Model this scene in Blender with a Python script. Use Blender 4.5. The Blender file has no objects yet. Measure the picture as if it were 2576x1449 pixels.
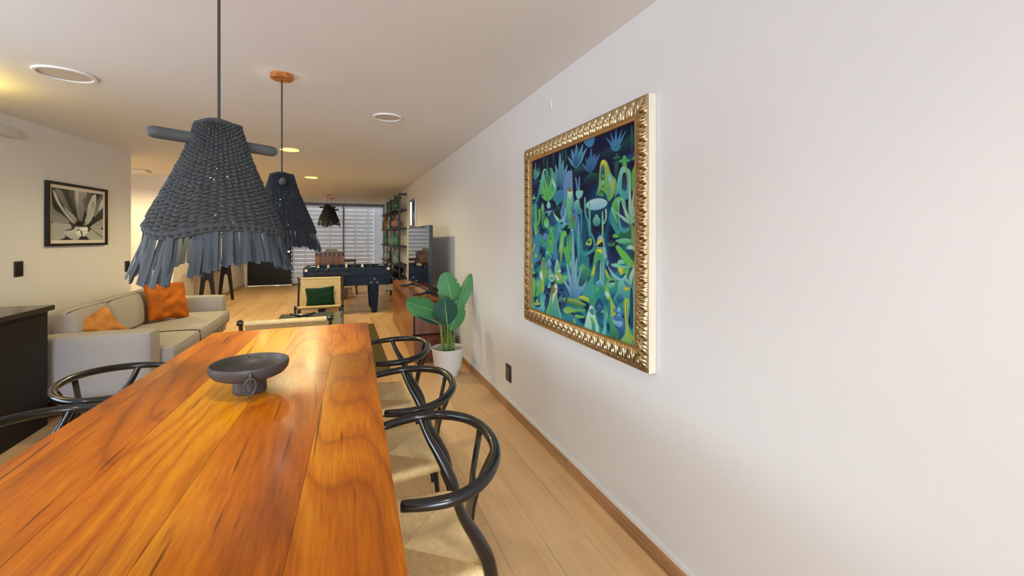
import bpy, bmesh, math, random
import numpy as np
from mathutils import Vector, Matrix
PI = math.pi
random.seed(7)
C = bpy.context.scene.collection
scene = bpy.context.scene

# ------------------------------------------------------------------ camera, world, lights, exposure
CEIL = 2.36
WALL = 1.24
YAW = math.atan((1288 - 857) / 1080.0)
cam = bpy.data.cameras.new('camera')
cam.sensor_width = 36.0
cam.lens = 1080.0 / 2576.0 * 36.0
cam.shift_y = -(724.5 - 597.0) / 2576.0
cam.clip_start = 0.02
cam_ob = bpy.data.objects.new('camera', cam)
cam_ob.location = (0, 0, 1.36)
cam_ob.rotation_euler = (PI / 2, 0, -YAW)
C.objects.link(cam_ob)
scene.camera = cam_ob

scene.view_settings.view_transform = 'Standard'
scene.view_settings.look = 'None'
scene.view_settings.gamma = 1.0
scene.view_settings.use_curve_mapping = False
scene.view_settings.exposure = 0.13

world = bpy.data.worlds.new('daylight')
scene.world = world
world.use_nodes = True
wn = world.node_tree
wn.nodes['Background'].inputs[0].default_value = (0.80, 0.90, 1.0, 1)
wn.nodes['Background'].inputs[1].default_value = 5.4


def area(name, loc, rot, sx, sy, power, color):
    l = bpy.data.lights.new(name, 'AREA')
    l.shape = 'RECTANGLE'
    l.size = sx
    l.size_y = sy
    l.energy = power
    l.color = color
    o = bpy.data.objects.new(name, l)
    o.location = loc
    o.rotation_euler = rot
    C.objects.link(o)
    return o


def spot(name, loc, power, color, size=150, blend=0.6, radius=0.05, rot=(0, 0, 0)):
    l = bpy.data.lights.new(name, 'SPOT')
    l.energy = power
    l.color = color
    l.spot_size = math.radians(size)
    l.spot_blend = blend
    l.shadow_soft_size = radius
    o = bpy.data.objects.new(name, l)
    o.location = loc
    o.rotation_euler = rot
    C.objects.link(o)
    return o


def point(name, loc, power, color, radius=0.03):
    l = bpy.data.lights.new(name, 'POINT')
    l.energy = power
    l.color = color
    l.shadow_soft_size = radius
    o = bpy.data.objects.new(name, l)
    o.location = loc
    C.objects.link(o)
    return o


WARM = (1.0, 0.84, 0.46)
DAY = (0.66, 0.83, 1.0)
# daylight entering by the glazed rear wall (behind the viewer) and by the blinds at the far end
area('rear_window_daylight', (-1.0, -8.85, 1.25), (PI / 2, 0, 0), 3.8, 2.1, 540, DAY)
kw = area('left_fill_light', (-2.72, 1.9, 1.35), (PI / 2, 0, -PI / 2), 1.9, 0.9, 30, DAY)  # added cool fill from the left for the middle of the room, no window there
kw.data.spread = math.radians(150)
DOWNLIGHTS = [(-0.538, 5.476), (-0.455, 7.882), (-1.55, 10.6)]
for dx, dy in DOWNLIGHTS:
    spot('downlight_beam', (dx, dy, CEIL - 0.03), 86, WARM, 165, 0.5, 0.08)
for kx, ky in ((0.25, -0.7), (-1.7, 0.6)):
    spot('overhead_fill_spot', (kx, ky, CEIL - 0.03), 52, (1.0, 0.94, 0.86), 160, 0.6, 0.12)  # unseen spots added near the viewer to brighten floor and table
area('recess_cove_glow', (-2.45, 3.55, 2.2), (PI, 0, 0), 0.6, 0.6, 11, (1.0, 0.72, 0.15))
spot('hall_downlight_beam', (-3.0, 7.6, CEIL - 0.03), 110, WARM, 165, 0.6, 0.06)


# ------------------------------------------------------------------ helpers
def tag(o, label=None, cat=None, group=None, kind=None):
    if label: o['label'] = label
    if cat: o['category'] = cat
    if group: o['group'] = group
    if kind: o['kind'] = kind
    return o


def thing(name, label, cat, loc=(0, 0, 0), rz=0.0, group=None):
    o = bpy.data.objects.new(name, None)
    o.empty_display_size = 0.05
    o.location = loc
    o.rotation_euler = (0, 0, rz)
    C.objects.link(o)
    return tag(o, label, cat, group)


def dup(root, loc, rz=None, label=None, group=None):
    r = root.copy()
    C.objects.link(r)
    r.location = loc
    if rz is not None: r.rotation_euler = (0, 0, rz)
    if label: r['label'] = label
    if group: r['group'] = group
    for ch in list(root.children):
        c = ch.copy()
        C.objects.link(c)
        c.parent = r
        for g in list(ch.children):
            d = g.copy()
            C.objects.link(d)
            d.parent = c
    return r


class MB:
    """collects geometry and links it as one mesh object"""
    def __init__(self):
        self.v = []
        self.f = []

    def add(self, verts, faces, M=None):
        n = len(self.v)
        if M is not None:
            verts = [M @ Vector(p) for p in verts]
        self.v += [tuple(p) for p in verts]
        self.f += [tuple(i + n for i in f) for f in faces]
        return self

    def box(self, x0, x1, y0, y1, z0, z1, M=None):
        v = [(x0, y0, z0), (x1, y0, z0), (x1, y1, z0), (x0, y1, z0), (x0, y0, z1), (x1, y0, z1), (x1, y1, z1), (x0, y1, z1)]
        f = [(0, 3, 2, 1), (4, 5, 6, 7), (0, 1, 5, 4), (1, 2, 6, 5), (2, 3, 7, 6), (3, 0, 4, 7)]
        return self.add(v, f, M)

    def bbox(self, x0, x1, y0, y1, z0, z1, r=0.005, seg=2, M=None):
        """box with rounded edges"""
        bm = bmesh.new()
        bmesh.ops.create_cube(bm, size=1.0)
        for v in bm.verts:
            v.co = Vector(((x0 + x1) / 2 + v.co.x * (x1 - x0), (y0 + y1) / 2 + v.co.y * (y1 - y0), (z0 + z1) / 2 + v.co.z * (z1 - z0)))
        bmesh.ops.bevel(bm, geom=list(bm.edges), offset=r, segments=seg, affect='EDGES', profile=0.5)
        bm.verts.ensure_lookup_table()
        self.add([v.co.copy() for v in bm.verts], [[v.index for v in f.verts] for f in bm.faces], M)
        bm.free()
        return self

    def prism(self, pts, z0, z1, M=None):
        """polygon (counter-clockwise x, y) extruded along z"""
        n = len(pts)
        v = [(p[0], p[1], z0) for p in pts] + [(p[0], p[1], z1) for p in pts]
        f = [tuple(range(n - 1, -1, -1)), tuple(range(n, 2 * n))]
        f += [(i, (i + 1) % n, n + (i + 1) % n, n + i) for i in range(n)]
        return self.add(v, f, M)

    def lathe(self, prof, n=32, M=None, cap=True):
        """prof: list of (r, z); spun about z"""
        v, f = [], []
        for r, z in prof:
            for k in range(n):
                a = 2 * PI * k / n
                v.append((r * math.cos(a), r * math.sin(a), z))
        m = len(prof)
        for i in range(m - 1):
            for k in range(n):
                k2 = (k + 1) % n
                f.append((i * n + k, i * n + k2, (i + 1) * n + k2, (i + 1) * n + k))
        if cap:
            f.append(tuple(range(n - 1, -1, -1)))
            f.append(tuple((m - 1) * n + k for k in range(n)))
        return self.add(v, f, M)

    def tube(self, path, rad, n=10, M=None, closed=False, flat=1.0, smooth=1):
        """round bar along a path; rad a number or one per point"""
        P = [Vector(p) for p in path]
        R = list(rad) if hasattr(rad, '__len__') else [rad] * len(P)
        if smooth > 1:
            Q, S = [], []
            m = len(P)
            last = m if closed else m - 1
            for i in range(last):
                if closed:
                    a, b, c, d = P[i - 1], P[i], P[(i + 1) % m], P[(i + 2) % m]
                else:
                    a, b, c, d = P[max(i - 1, 0)], P[i], P[i + 1], P[min(i + 2, m - 1)]
                for s in range(smooth):
                    u = s / smooth
                    Q.append(0.5 * ((2 * b) + (c - a) * u + (2 * a - 5 * b + 4 * c - d) * u * u + (3 * b - a - 3 * c + d) * u ** 3))
                    S.append(R[i] * (1 - u) + R[(i + 1) % m] * u)
            if not closed:
                Q.append(P[-1])
                S.append(R[-1])
            P, R = Q, S
        m = len(P)
        v, f = [], []
        nrm = None
        for i in range(m):
            if closed:
                t = (P[(i + 1) % m] - P[i - 1]).normalized()
            else:
                t = (P[min(i + 1, m - 1)] - P[max(i - 1, 0)]).normalized()
            if nrm is None:
                nrm = t.orthogonal().normalized() if abs(t.z) > 0.9 else (Vector((0, 0, 1)) - t * t.z).normalized()
            nrm = (nrm - t * nrm.dot(t))
            nrm = nrm.normalized() if nrm.length > 1e-6 else t.orthogonal().normalized()
            bn = t.cross(nrm)
            for k in range(n):
                a = 2 * PI * k / n
                v.append(P[i] + (nrm * math.cos(a) + bn * math.sin(a) * flat) * R[i])
        for i in range(m if closed else m - 1):
            j = (i + 1) % m
            for k in range(n):
                k2 = (k + 1) % n
                f.append((i * n + k, i * n + k2, j * n + k2, j * n + k))
        if not closed:
            f.append(tuple(range(n - 1, -1, -1)))
            f.append(tuple((m - 1) * n + k for k in range(n)))
        return self.add(v, f, M)

    def grid(self, nu, nv, fn, M=None, wrap=False):
        v = [fn(i, j) for j in range(nv) for i in range(nu)]
        f = []
        for j in range(nv - 1):
            for i in range(nu if wrap else nu - 1):
                i2 = (i + 1) % nu
                f.append((j * nu + i, j * nu + i2, (j + 1) * nu + i2, (j + 1) * nu + i))
        return self.add(v, f, M)

    def mesh(self, name, mat, smooth=40):
        me = bpy.data.meshes.new(name)
        me.from_pydata(self.v, [], self.f)
        me.validate()
        bm = bmesh.new()
        bm.from_mesh(me)
        bmesh.ops.recalc_face_normals(bm, faces=bm.faces)
        bm.to_mesh(me)
        bm.free()
        if smooth:
            me.polygons.foreach_set('use_smooth', [True] * len(me.polygons))
            me.set_sharp_from_angle(angle=math.radians(smooth))
        if mat: me.materials.append(mat)
        return me

    def build(self, name, mat, parent=None, smooth=40, loc=None, **kw):
        o = bpy.data.objects.new(name, self.mesh(name, mat, smooth))
        C.objects.link(o)
        if parent: o.parent = parent
        if loc: o.location = loc
        return tag(o, kw.get('label'), kw.get('cat'), kw.get('group'), kw.get('kind'))


def place(name, me, parent=None, M=None):
    o = bpy.data.objects.new(name, me)
    C.objects.link(o)
    if parent: o.parent = parent
    if M is not None: o.matrix_local = M
    return o


def T(x, y, z): return Matrix.Translation((x, y, z))
def R(a, ax): return Matrix.Rotation(a, 4, ax)


# ------------------------------------------------------------------ materials
def srgb(r, g, b):
    f = lambda c: (c / 255 / 12.92) if c <= 10 else ((c / 255 + 0.055) / 1.055) ** 2.4
    return (f(r), f(g), f(b), 1)


class Mat:
    def __init__(self, name):
        self.m = bpy.data.materials.new(name)
        self.m.use_nodes = True
        self.t = self.m.node_tree
        self.p = self.t.nodes['Principled BSDF']

    def n(self, kind, **kw):
        nd = self.t.nodes.new(kind)
        for k, v in kw.items():
            if k in nd.inputs: nd.inputs[k].default_value = v
            else: setattr(nd, k, v)
        return nd

    def l(self, a, b): self.t.links.new(a, b)

    def ramp(self, src, stops, interp='LINEAR'):
        r = self.n('ShaderNodeValToRGB')
        r.color_ramp.interpolation = interp
        e = r.color_ramp.elements
        while len(e) < len(stops): e.new(0.5)
        for k, (p, c) in enumerate(stops):
            e[k].position = p
            e[k].color = c
        self.l(src, r.inputs[0])
        return r.outputs[0]


def mat(name, col, rough=0.6, var=0.08, scale=8.0, metal=0.0, spec=0.5, bump=0.0, bscale=80.0, stretch=(1, 1, 1), coat=0.0):
    M = Mat(name)
    tc = M.n('ShaderNodeTexCoord')
    mp = M.n('ShaderNodeMapping')
    mp.inputs['Scale'].default_value = stretch
    M.l(tc.outputs['Object'], mp.inputs[0])
    ns = M.n('ShaderNodeTexNoise', Scale=scale, Detail=4.0)
    M.l(mp.outputs[0], ns.inputs['Vector'])
    lo = tuple(max(0, c * (1 - var)) for c in col[:3]) + (1,)
    hi = tuple(min(1, c * (1 + var)) for c in col[:3]) + (1,)
    M.l(M.ramp(ns.outputs['Fac'], [(0.3, lo), (0.7, hi)]), M.p.inputs['Base Color'])
    M.p.inputs['Roughness'].default_value = rough
    M.p.inputs['Metallic'].default_value = metal
    M.p.inputs['Specular IOR Level'].default_value = spec
    M.p.inputs['Coat Weight'].default_value = coat
    if bump:
        n2 = M.n('ShaderNodeTexNoise', Scale=bscale, Detail=3.0)
        M.l(mp.outputs[0], n2.inputs['Vector'])
        b = M.n('ShaderNodeBump', Strength=bump, Distance=0.002)
        M.l(n2.outputs['Fac'], b.inputs['Height'])
        M.l(b.outputs[0], M.p.inputs['Normal'])
    return M.m


def wood(name, dark, mid, light, axis='Y', rough=0.35, gscale=7.0, stretch=0.12, coat=0.0, streak=0.0, contrast=(0.25, 0.5, 0.78), rings=2.2, spec=0.5, bump=0.15, fscale=9, fw=1.0, line=0.0, lo=0.65, hi=1.6, rw=0.28):
    M = Mat(name)
    tc = M.n('ShaderNodeTexCoord')
    oi = M.n('ShaderNodeObjectInfo')
    off = M.n('ShaderNodeVectorMath', operation='SCALE')
    cmb = M.n('ShaderNodeCombineXYZ')
    for k in range(3): M.l(oi.outputs['Random'], cmb.inputs[k])
    M.l(cmb.outputs[0], off.inputs[0])
    off.inputs['Scale'].default_value = 23.0
    ad = M.n('ShaderNodeVectorMath', operation='ADD')
    M.l(tc.outputs['Object'], ad.inputs[0])
    M.l(off.outputs[0], ad.inputs[1])
    mp = M.n('ShaderNodeMapping')
    s = [1.0, 1.0, 1.0]
    s['XYZ'.index(axis)] = stretch
    mp.inputs['Scale'].default_value = s
    M.l(ad.outputs[0], mp.inputs[0])
    warp = M.n('ShaderNodeTexNoise', Scale=gscale * 0.35, Detail=2.0)
    M.l(mp.outputs[0], warp.inputs['Vector'])
    mul = M.n('ShaderNodeMath', operation='MULTIPLY')
    M.l(warp.outputs['Fac'], mul.inputs[0])
    mul.inputs[1].default_value = gscale * rings
    fr = M.n('ShaderNodeMath', operation='PINGPONG')
    M.l(mul.outputs[0], fr.inputs[0])
    fr.inputs[1].default_value = 1.0
    fine = M.n('ShaderNodeTexNoise', Scale=gscale * fscale, Detail=6.0, Roughness=0.7)
    mp2 = M.n('ShaderNodeMapping')
    s2 = [1.0, 1.0, 1.0]
    s2['XYZ'.index(axis)] = stretch * 0.35
    mp2.inputs['Scale'].default_value = s2
    M.l(ad.outputs[0], mp2.inputs[0])
    M.l(mp2.outputs[0], fine.inputs['Vector'])
    big = M.n('ShaderNodeTexNoise', Scale=gscale * 0.3, Detail=1.0)
    M.l(mp.outputs[0], big.inputs['Vector'])
    a1 = M.n('ShaderNodeMath', operation='MULTIPLY_ADD')
    M.l(fr.outputs[0], a1.inputs[0])
    a1.inputs[1].default_value = rw
    fwn = M.n('ShaderNodeMath', operation='MULTIPLY')
    M.l(fine.outputs['Fac'], fwn.inputs[0])
    fwn.inputs[1].default_value = fw
    M.l(fwn.outputs[0], a1.inputs[2])
    a2 = M.n('ShaderNodeMath', operation='MULTIPLY_ADD')
    M.l(big.outputs['Fac'], a2.inputs[0])
    a2.inputs[1].default_value = 0.9
    M.l(a1.outputs[0], a2.inputs[2])
    a3 = M.n('ShaderNodeMath', operation='MULTIPLY_ADD')
    M.l(oi.outputs['Random'], a3.inputs[0])
    a3.inputs[1].default_value = 0.12
    M.l(a2.outputs[0], a3.inputs[2])
    nrm = M.n('ShaderNodeMapRange')
    nrm.inputs['From Min'].default_value = lo
    nrm.inputs['From Max'].default_value = hi
    M.l(a3.outputs[0], nrm.inputs['Value'])
    colr = M.ramp(nrm.outputs[0], [(contrast[0], dark), (contrast[1], mid), (contrast[2], light)])
    if line:
        lm = M.ramp(fr.outputs[0], [(0.0, (line, line, line, 1)), (0.2, (0, 0, 0, 1))])
        ml = M.n('ShaderNodeMixRGB')
        M.l(lm, ml.inputs[0])
        M.l(colr, ml.inputs[1])
        ml.inputs[2].default_value = tuple(c * 0.7 for c in dark[:3]) + (1,)
        colr = ml.outputs[0]
    if streak:
        st = M.n('ShaderNodeTexNoise', Scale=gscale * 11.0, Detail=3.0)
        mp3 = M.n('ShaderNodeMapping')
        s3 = [1.0, 1.0, 1.0]
        s3['XYZ'.index(axis)] = 0.035
        mp3.inputs['Scale'].default_value = s3
        M.l(ad.outputs[0], mp3.inputs[0])
        M.l(mp3.outputs[0], st.inputs['Vector'])
        fac = M.ramp(st.outputs['Fac'], [(0.65, (0, 0, 0, 1)), (0.70, (streak, streak, streak, 1))])
        mx = M.n('ShaderNodeMixRGB')
        M.l(fac, mx.inputs[0])
        M.l(colr, mx.inputs[1])
        mx.inputs[2].default_value = tuple(c * 0.35 for c in dark[:3]) + (1,)
        colr = mx.outputs[0]
    M.l(colr, M.p.inputs['Base Color'])
    M.p.inputs['Roughness'].default_value = rough
    M.p.inputs['Coat Weight'].default_value = coat
    M.p.inputs['Coat Roughness'].default_value = 0.12
    M.p.inputs['Specular IOR Level'].default_value = spec
    b = M.n('ShaderNodeBump', Strength=bump, Distance=0.001)
    M.l(fine.outputs['Fac'], b.inputs['Height'])
    M.l(b.outputs[0], M.p.inputs['Normal'])
    return M.m


def emis(name, col, strength):
    M = Mat(name)
    M.p.inputs['Base Color'].default_value = col
    M.p.inputs['Emission Color'].default_value = col
    M.p.inputs['Emission Strength'].default_value = strength
    return M.m


def glassy(name, col, rough=0.03, clear=0.75):
    """thin coloured glass: see-through with a glossy skin"""
    M = Mat(name)
    tr = M.n('ShaderNodeBsdfTransparent')
    tr.inputs[0].default_value = col
    gl = M.n('ShaderNodeBsdfGlossy', Roughness=rough)
    df = M.n('ShaderNodeBsdfDiffuse')
    df.inputs[0].default_value = col
    fr = M.n('ShaderNodeFresnel', IOR=1.5)
    m1 = M.n('ShaderNodeMixShader')
    m1.inputs[0].default_value = 1 - clear
    M.l(tr.outputs[0], m1.inputs[1])
    M.l(df.outputs[0], m1.inputs[2])
    m2 = M.n('ShaderNodeMixShader')
    M.l(fr.outputs[0], m2.inputs[0])
    M.l(m1.outputs[0], m2.inputs[1])
    M.l(gl.outputs[0], m2.inputs[2])
    M.l(m2.outputs[0], M.t.nodes['Material Output'].inputs[0])
    return M.m


def vcol(name, rough=0.5, spec=0.4, metal=False):
    M = Mat(name)
    a = M.n('ShaderNodeVertexColor')
    a.layer_name = 'paint'
    M.l(a.outputs[0], M.p.inputs['Base Color'])
    M.p.inputs['Roughness'].default_value = rough
    M.p.inputs['Specular IOR Level'].default_value = spec
    if metal: M.p.inputs['Metallic'].default_value = 1.0
    return M.m


m_wall = mat('white_plaster', srgb(226, 225, 226), 0.85, 0.015, 3.0, bump=0.06, bscale=40)
m_wall_l = mat('warm_white_plaster', srgb(228, 224, 218), 0.85, 0.015, 3.0, bump=0.06, bscale=40)
m_ceil = mat('ceiling_plaster', srgb(232, 230, 229), 0.9, 0.01, 2.0)
m_floor = wood('oak_tile', srgb(204, 162, 110), srgb(224, 182, 130), srgb(234, 198, 148), 'Y', 0.42, 7.0, 0.10, contrast=(0.1, 0.5, 0.95), rings=1.6, bump=0.05)
m_grout = mat('grout', srgb(150, 116, 82), 0.9)
m_base = wood('baseboard_tile', srgb(146, 106, 68), srgb(172, 128, 86), srgb(190, 146, 102), 'Y', 0.45, 8.0, 0.10, rings=1.4, bump=0.05)
m_table = wood('parota_wood', srgb(118, 48, 0), srgb(186, 98, 0), srgb(226, 152, 12), 'Y', 0.30, 5.0, 0.20, coat=0.06, streak=0.75, contrast=(0.08, 0.5, 0.92), rings=6.0, bump=0.04, spec=0.35, fscale=20, fw=0.42, line=0.30, lo=0.52, hi=1.06, rw=0.09)
m_black = mat('black_lacquer', srgb(16, 17, 18), 0.22, 0.1, 12, spec=0.5, coat=0.25)
m_blackm = mat('black_matte', srgb(20, 20, 21), 0.6, 0.1, 10)
m_plate = mat('black_plastic', srgb(26, 24, 23), 0.45, 0.05)
m_cord = mat('paper_cord', srgb(250, 222, 166), 0.75, 0.08, 60, bump=0.3, bscale=300)
m_cord2 = mat('natural_cord', srgb(218, 192, 140), 0.8, 0.12, 40)
m_bowl = mat('graphite_clay', srgb(72, 68, 67), 0.42, 0.12, 25, spec=0.4)
m_rush = mat('slate_cord', srgb(54, 56, 58), 0.75, 0.14, 30, bump=0.4, bscale=220)
m_rushf = mat('slate_fringe', srgb(60, 66, 72), 0.7, 0.10, 20)
m_rushd = mat('dark_blue_cord', srgb(32, 40, 52), 0.75, 0.14, 30, bump=0.4, bscale=220)
m_rushb = mat('black_cord', srgb(26, 24, 20), 0.8, 0.14, 30)
m_dowel = mat('painted_dowel', srgb(78, 80, 82), 0.6, 0.12, 14)
m_cable = mat('dark_cable', srgb(52, 52, 54), 0.6)
m_canopy = wood('canopy_wood', srgb(150, 84, 34), srgb(186, 112, 52), srgb(206, 134, 70), 'X', 0.45, 12, 0.15)
m_sofa = mat('taupe_linen', srgb(176, 170, 166), 0.9, 0.06, 90, bump=0.35, bscale=420)
m_piping = mat('dark_piping', srgb(88, 76, 66), 0.9)
m_plinth = wood('red_wood', srgb(60, 22, 12), srgb(92, 36, 20), srgb(110, 48, 26), 'X', 0.45)
m_orange = mat('orange_velvet', srgb(186, 98, 24), 0.7, 0.32, 9, spec=0.2)
m_orange2 = mat('amber_velvet', srgb(204, 132, 58), 0.7, 0.28, 9, spec=0.2)
m_greenv = mat('green_velvet', srgb(10, 52, 34), 0.75, 0.25, 14, spec=0.25)
m_island = mat('charcoal_cabinet', srgb(30, 26, 24), 0.6, 0.05, spec=0.25)
m_stone = mat('dark_stone', srgb(52, 47, 43), 0.22, 0.15, 20)
m_walnut = wood('walnut', srgb(98, 52, 24), srgb(150, 88, 44), srgb(176, 110, 60), 'Y', 0.32, 9, 0.10, coat=0.15, rings=0.8, fscale=16)
m_walnute = wood('walnut_end', srgb(84, 44, 30), srgb(126, 70, 48), srgb(150, 90, 64), 'Z', 0.36, 10, 0.10, rings=0.8, fscale=16)
m_foos = mat('blue_black_stain', srgb(8, 30, 54), 0.45, 0.25, 9, stretch=(0.2, 1, 2), spec=0.22)
m_foosd = mat('foosball_recess', srgb(12, 18, 26), 0.5, 0.1)
m_chrome = mat('chrome', srgb(205, 205, 205), 0.2, 0.02, metal=1.0)
m_cream = mat('cream_plastic', srgb(232, 222, 196), 0.5)
m_field = mat('green_playfield', srgb(52, 96, 62), 0.7)
m_shelf = mat('black_steel', srgb(13, 17, 23), 0.45, 0.1)
m_tv = mat('tv_bezel', srgb(38, 42, 46), 0.4)
m_screen = mat('tv_screen', srgb(6, 6, 7), 0.04, 0.0, spec=1.0)
m_screen.node_tree.nodes['Principled BSDF'].inputs['Coat Weight'].default_value = 1.0
m_pot = mat('white_pot', srgb(222, 220, 218), 0.5, 0.02)
m_soil = mat('soil', srgb(52, 40, 30), 0.95, 0.3, 60)
m_stem = mat('stem_green', srgb(112, 146, 62), 0.5, 0.15, 20)
m_silver = mat('silver_frame', srgb(176, 172, 168), 0.3, 0.05, metal=1.0)
m_mirror = mat('mirror', srgb(196, 190, 182), 0.05, 0.0, metal=1.0)
m_white = mat('white_paint', srgb(232, 230, 226), 0.6, 0.01)
m_grille = mat('speaker_grille', srgb(206, 196, 186), 0.85, 0.03, 200)
m_glow = emis('downlight_glow', (1.0, 0.74, 0.03, 1), 14.0)
m_bulb = emis('bulb_glow', (1.0, 0.88, 0.6, 1), 60.0)
m_rug = mat('jute_rug', srgb(92, 78, 42), 0.95, 0.3, 120, bump=0.6, bscale=260)
m_frameb = mat('black_frame', srgb(16, 12, 10), 0.4, 0.1)
m_mat = mat('cream_mat', srgb(232, 218, 200), 0.85, 0.01)
m_gold = vcol('antique_gold', 0.30, 0.5, True)
m_goldp = mat('gold_lip', srgb(196, 150, 96), 0.35, 0.08, metal=0.7)
m_creamw = mat('cream_frame_side', srgb(222, 212, 192), 0.55, 0.05, 30, stretch=(1, 1, 0.1))
m_canvas = vcol('oil_paint', 0.6, 0.15)
m_print = vcol('photo_print', 0.35, 0.4)
m_head = mat('grey_header', srgb(96, 98, 102), 0.6)
m_door = mat('black_door', srgb(10, 8, 8), 0.6, 0.1)
m_post = mat('chair_dark_wood', srgb(64, 48, 28), 0.45, 0.15, 12)
m_postb = mat('chair_slate_wood', srgb(52, 60, 70), 0.5, 0.1, 12)
m_farwood = wood('far_chair_wood', srgb(50, 28, 14), srgb(78, 46, 24), srgb(96, 60, 32), 'Z', 0.45)
m_pale = wood('pale_pine', srgb(186, 138, 84), srgb(214, 168, 112), srgb(226, 184, 130), 'X', 0.5)


# ------------------------------------------------------------------ the room
LW0 = Vector((-2.33, 6.46, 0))                      # outer corner of the left wall
LWD = Vector((-0.21, -1.74, 0)).normalized()        # the left wall runs back towards the kitchen
FAR = 13.65

fl = MB().box(-5.2, WALL + 0.1, -9.0, FAR + 0.35, -0.06, -0.004).build('floor', m_grout, kind='structure')
PW, PL = 0.195, 0.96
plank = MB().bbox(-PW / 2 + 0.0006, PW / 2 - 0.0006, -PL / 2 + 0.0006, PL / 2 - 0.0006, -0.008, 0.0, 0.0008, 1).mesh('plank', m_floor)
field = MB()
for i in range(33):
    xc = 1.235 - PW * (i + 0.5)
    for j in range(-10, 19):
        yc = 0.26 - PL / 2 + PL * j + 0.02 + (0.48 if i % 2 else 0.0) + (0.24 if i % 4 > 1 else 0.0) - 0.03
        if yc + PL / 2 < -9.0 or yc - PL / 2 > FAR + 0.3: continue
        if xc > -2.6 and 0.2 < yc < 9.3 and not (-0.8 < xc < 0.0 and yc < 3):
            o = place('plank', plank, fl, T(xc, yc, 0))
        else:
            field.box(xc - PW / 2 + 0.001, xc + PW / 2 - 0.001, yc - PL / 2 + 0.001, yc + PL / 2 - 0.001, -0.008, 0.0)
field.build('plank_field', m_floor, fl, kind='stuff')

MB().box(-5.2, WALL + 0.1, -9.0, FAR + 0.1, CEIL, CEIL + 0.1).build('ceiling', m_ceil, kind='structure')
wr = MB().box(WALL, WALL + 0.1, -9.0, FAR + 0.1, -0.05, CEIL).build('wall_right', m_wall, kind='structure')

# left wall (slightly turned against the right one), its end faces the hall recess
n = Vector((-LWD.y, LWD.x, 0))
if n.x > 0: n = -n
pts = [LW0, LW0 + n * 0.12, LW0 + n * 0.12 + LWD * 15.7, LW0 + LWD * 15.7]
MB().prism([(p.x, p.y) for p in pts], -0.05, CEIL).build('wall_left', m_wall_l, kind='structure')
MB().prism([(-4.6, 8.62), (-2.56, 8.62), (-2.56, 8.74), (-4.6, 8.74)], -0.05, CEIL).build('wall_hall', m_wall_l, kind='structure')
MB().prism([(-2.68, 8.74), (-2.56, 8.74), (-2.46, FAR + 0.1), (-2.58, FAR + 0.1)], -0.05, CEIL).build('wall_left_far', m_wall_l, kind='structure')
MB().box(-4.7, -4.6, 3.0, 8.74, -0.05, CEIL).build('wall_hall_end', m_wall_l, kind='structure')
MB().prism([(-2.56, 8.75), (-2.545, 8.75), (-2.443, FAR), (-2.458, FAR)], 0, 0.075).build('baseboard_left', m_base, kind='structure')

# rear wall behind the viewer with its wide glazed opening
wb = MB()
wb.box(-5.2, WALL + 0.1, -9.1, -9.0, 2.25, CEIL)
wb.box(-5.2, -2.8, -9.1, -9.0, -0.05, 2.25)
wb.box(0.85, WALL + 0.1, -9.1, -9.0, -0.05, 2.25)
wb.box(-2.8, 0.85, -9.1, -9.0, -0.05, 0.2)
wb.build('wall_back', m_wall, kind='structure')

# baseboard tiles along the right wall, one child per tile
bb = MB().box(1.228, WALL, -9.0, FAR, 0.0, 0.066).build('baseboard_right', m_grout, kind='structure')
tile = MB().bbox(-0.0125, 0.003, -PL / 2 + 0.001, PL / 2 - 0.001, 0.0, 0.068, 0.0015, 1).mesh('tile', m_base)
for k in range(-9, 14):
    place('tile', tile, bb, T(1.2335, 2.197 + PL * (k + 0.5), 0))
MB().prism([(1.2275, -9.0), (WALL, -9.0), (WALL, FAR), (1.2275, FAR)], 0.0685, 0.088).build('trim_1', m_white, kind='structure')

# far end: wall piece with the black door, steel header and the glazed front with blinds
MB().box(-2.58, -2.385, FAR, FAR + 0.1, -0.05, CEIL).build('wall_far', m_wall_l, kind='structure')
MB().box(-2.385, -1.29, FAR, FAR + 0.1, 2.1, CEIL).build('trim_2', m_wall_l, kind='structure')
dr = MB().bbox(-2.38, -1.30, FAR + 0.02, FAR + 0.06, 0.022, 2.09, 0.004, 1).build('door_1', m_door, kind='structure')
MB().lathe([(0.0, 0.0), (0.018, 0.0), (0.018, 0.03), (0.036, 0.035), (0.04, 0.05), (0.03, 0.062), (0.0, 0.064)], 16, T(-1.365, FAR + 0.02, 0.955) @ R(PI / 2, 'X')).build('door_knob', m_chrome, dr)
MB().box(-2.36, -1.32, FAR + 0.012, FAR + 0.022, 0.2, 0.206).box(-2.36, -1.32, FAR + 0.012, FAR + 0.022, 1.9, 1.906).build('door_moulding', m_blackm, dr)

win = MB().box(-1.29, WALL, FAR - 0.02, FAR + 0.08, 2.265, CEIL).build('window_1', m_head, kind='structure')
wf = MB()
for x in (-1.29, 0.06, 1.2): wf.box(x, x + 0.045, FAR, FAR + 0.06, 0.0, 2.27)
wf.box(-1.29, WALL, FAR, FAR + 0.06, 0.0, 0.05)
wf.build('window_frame', m_head, win)
m_pane = glassy('window_glass', (0.95, 0.97, 0.97, 1), 0.02, 1.0)
for a, b in ((-1.245, 0.06), (0.105, 1.2)):
    MB().box(a, b, FAR + 0.028, FAR + 0.034, 0.05, 2.265).build('pane', m_pane, win, smooth=0)
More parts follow.
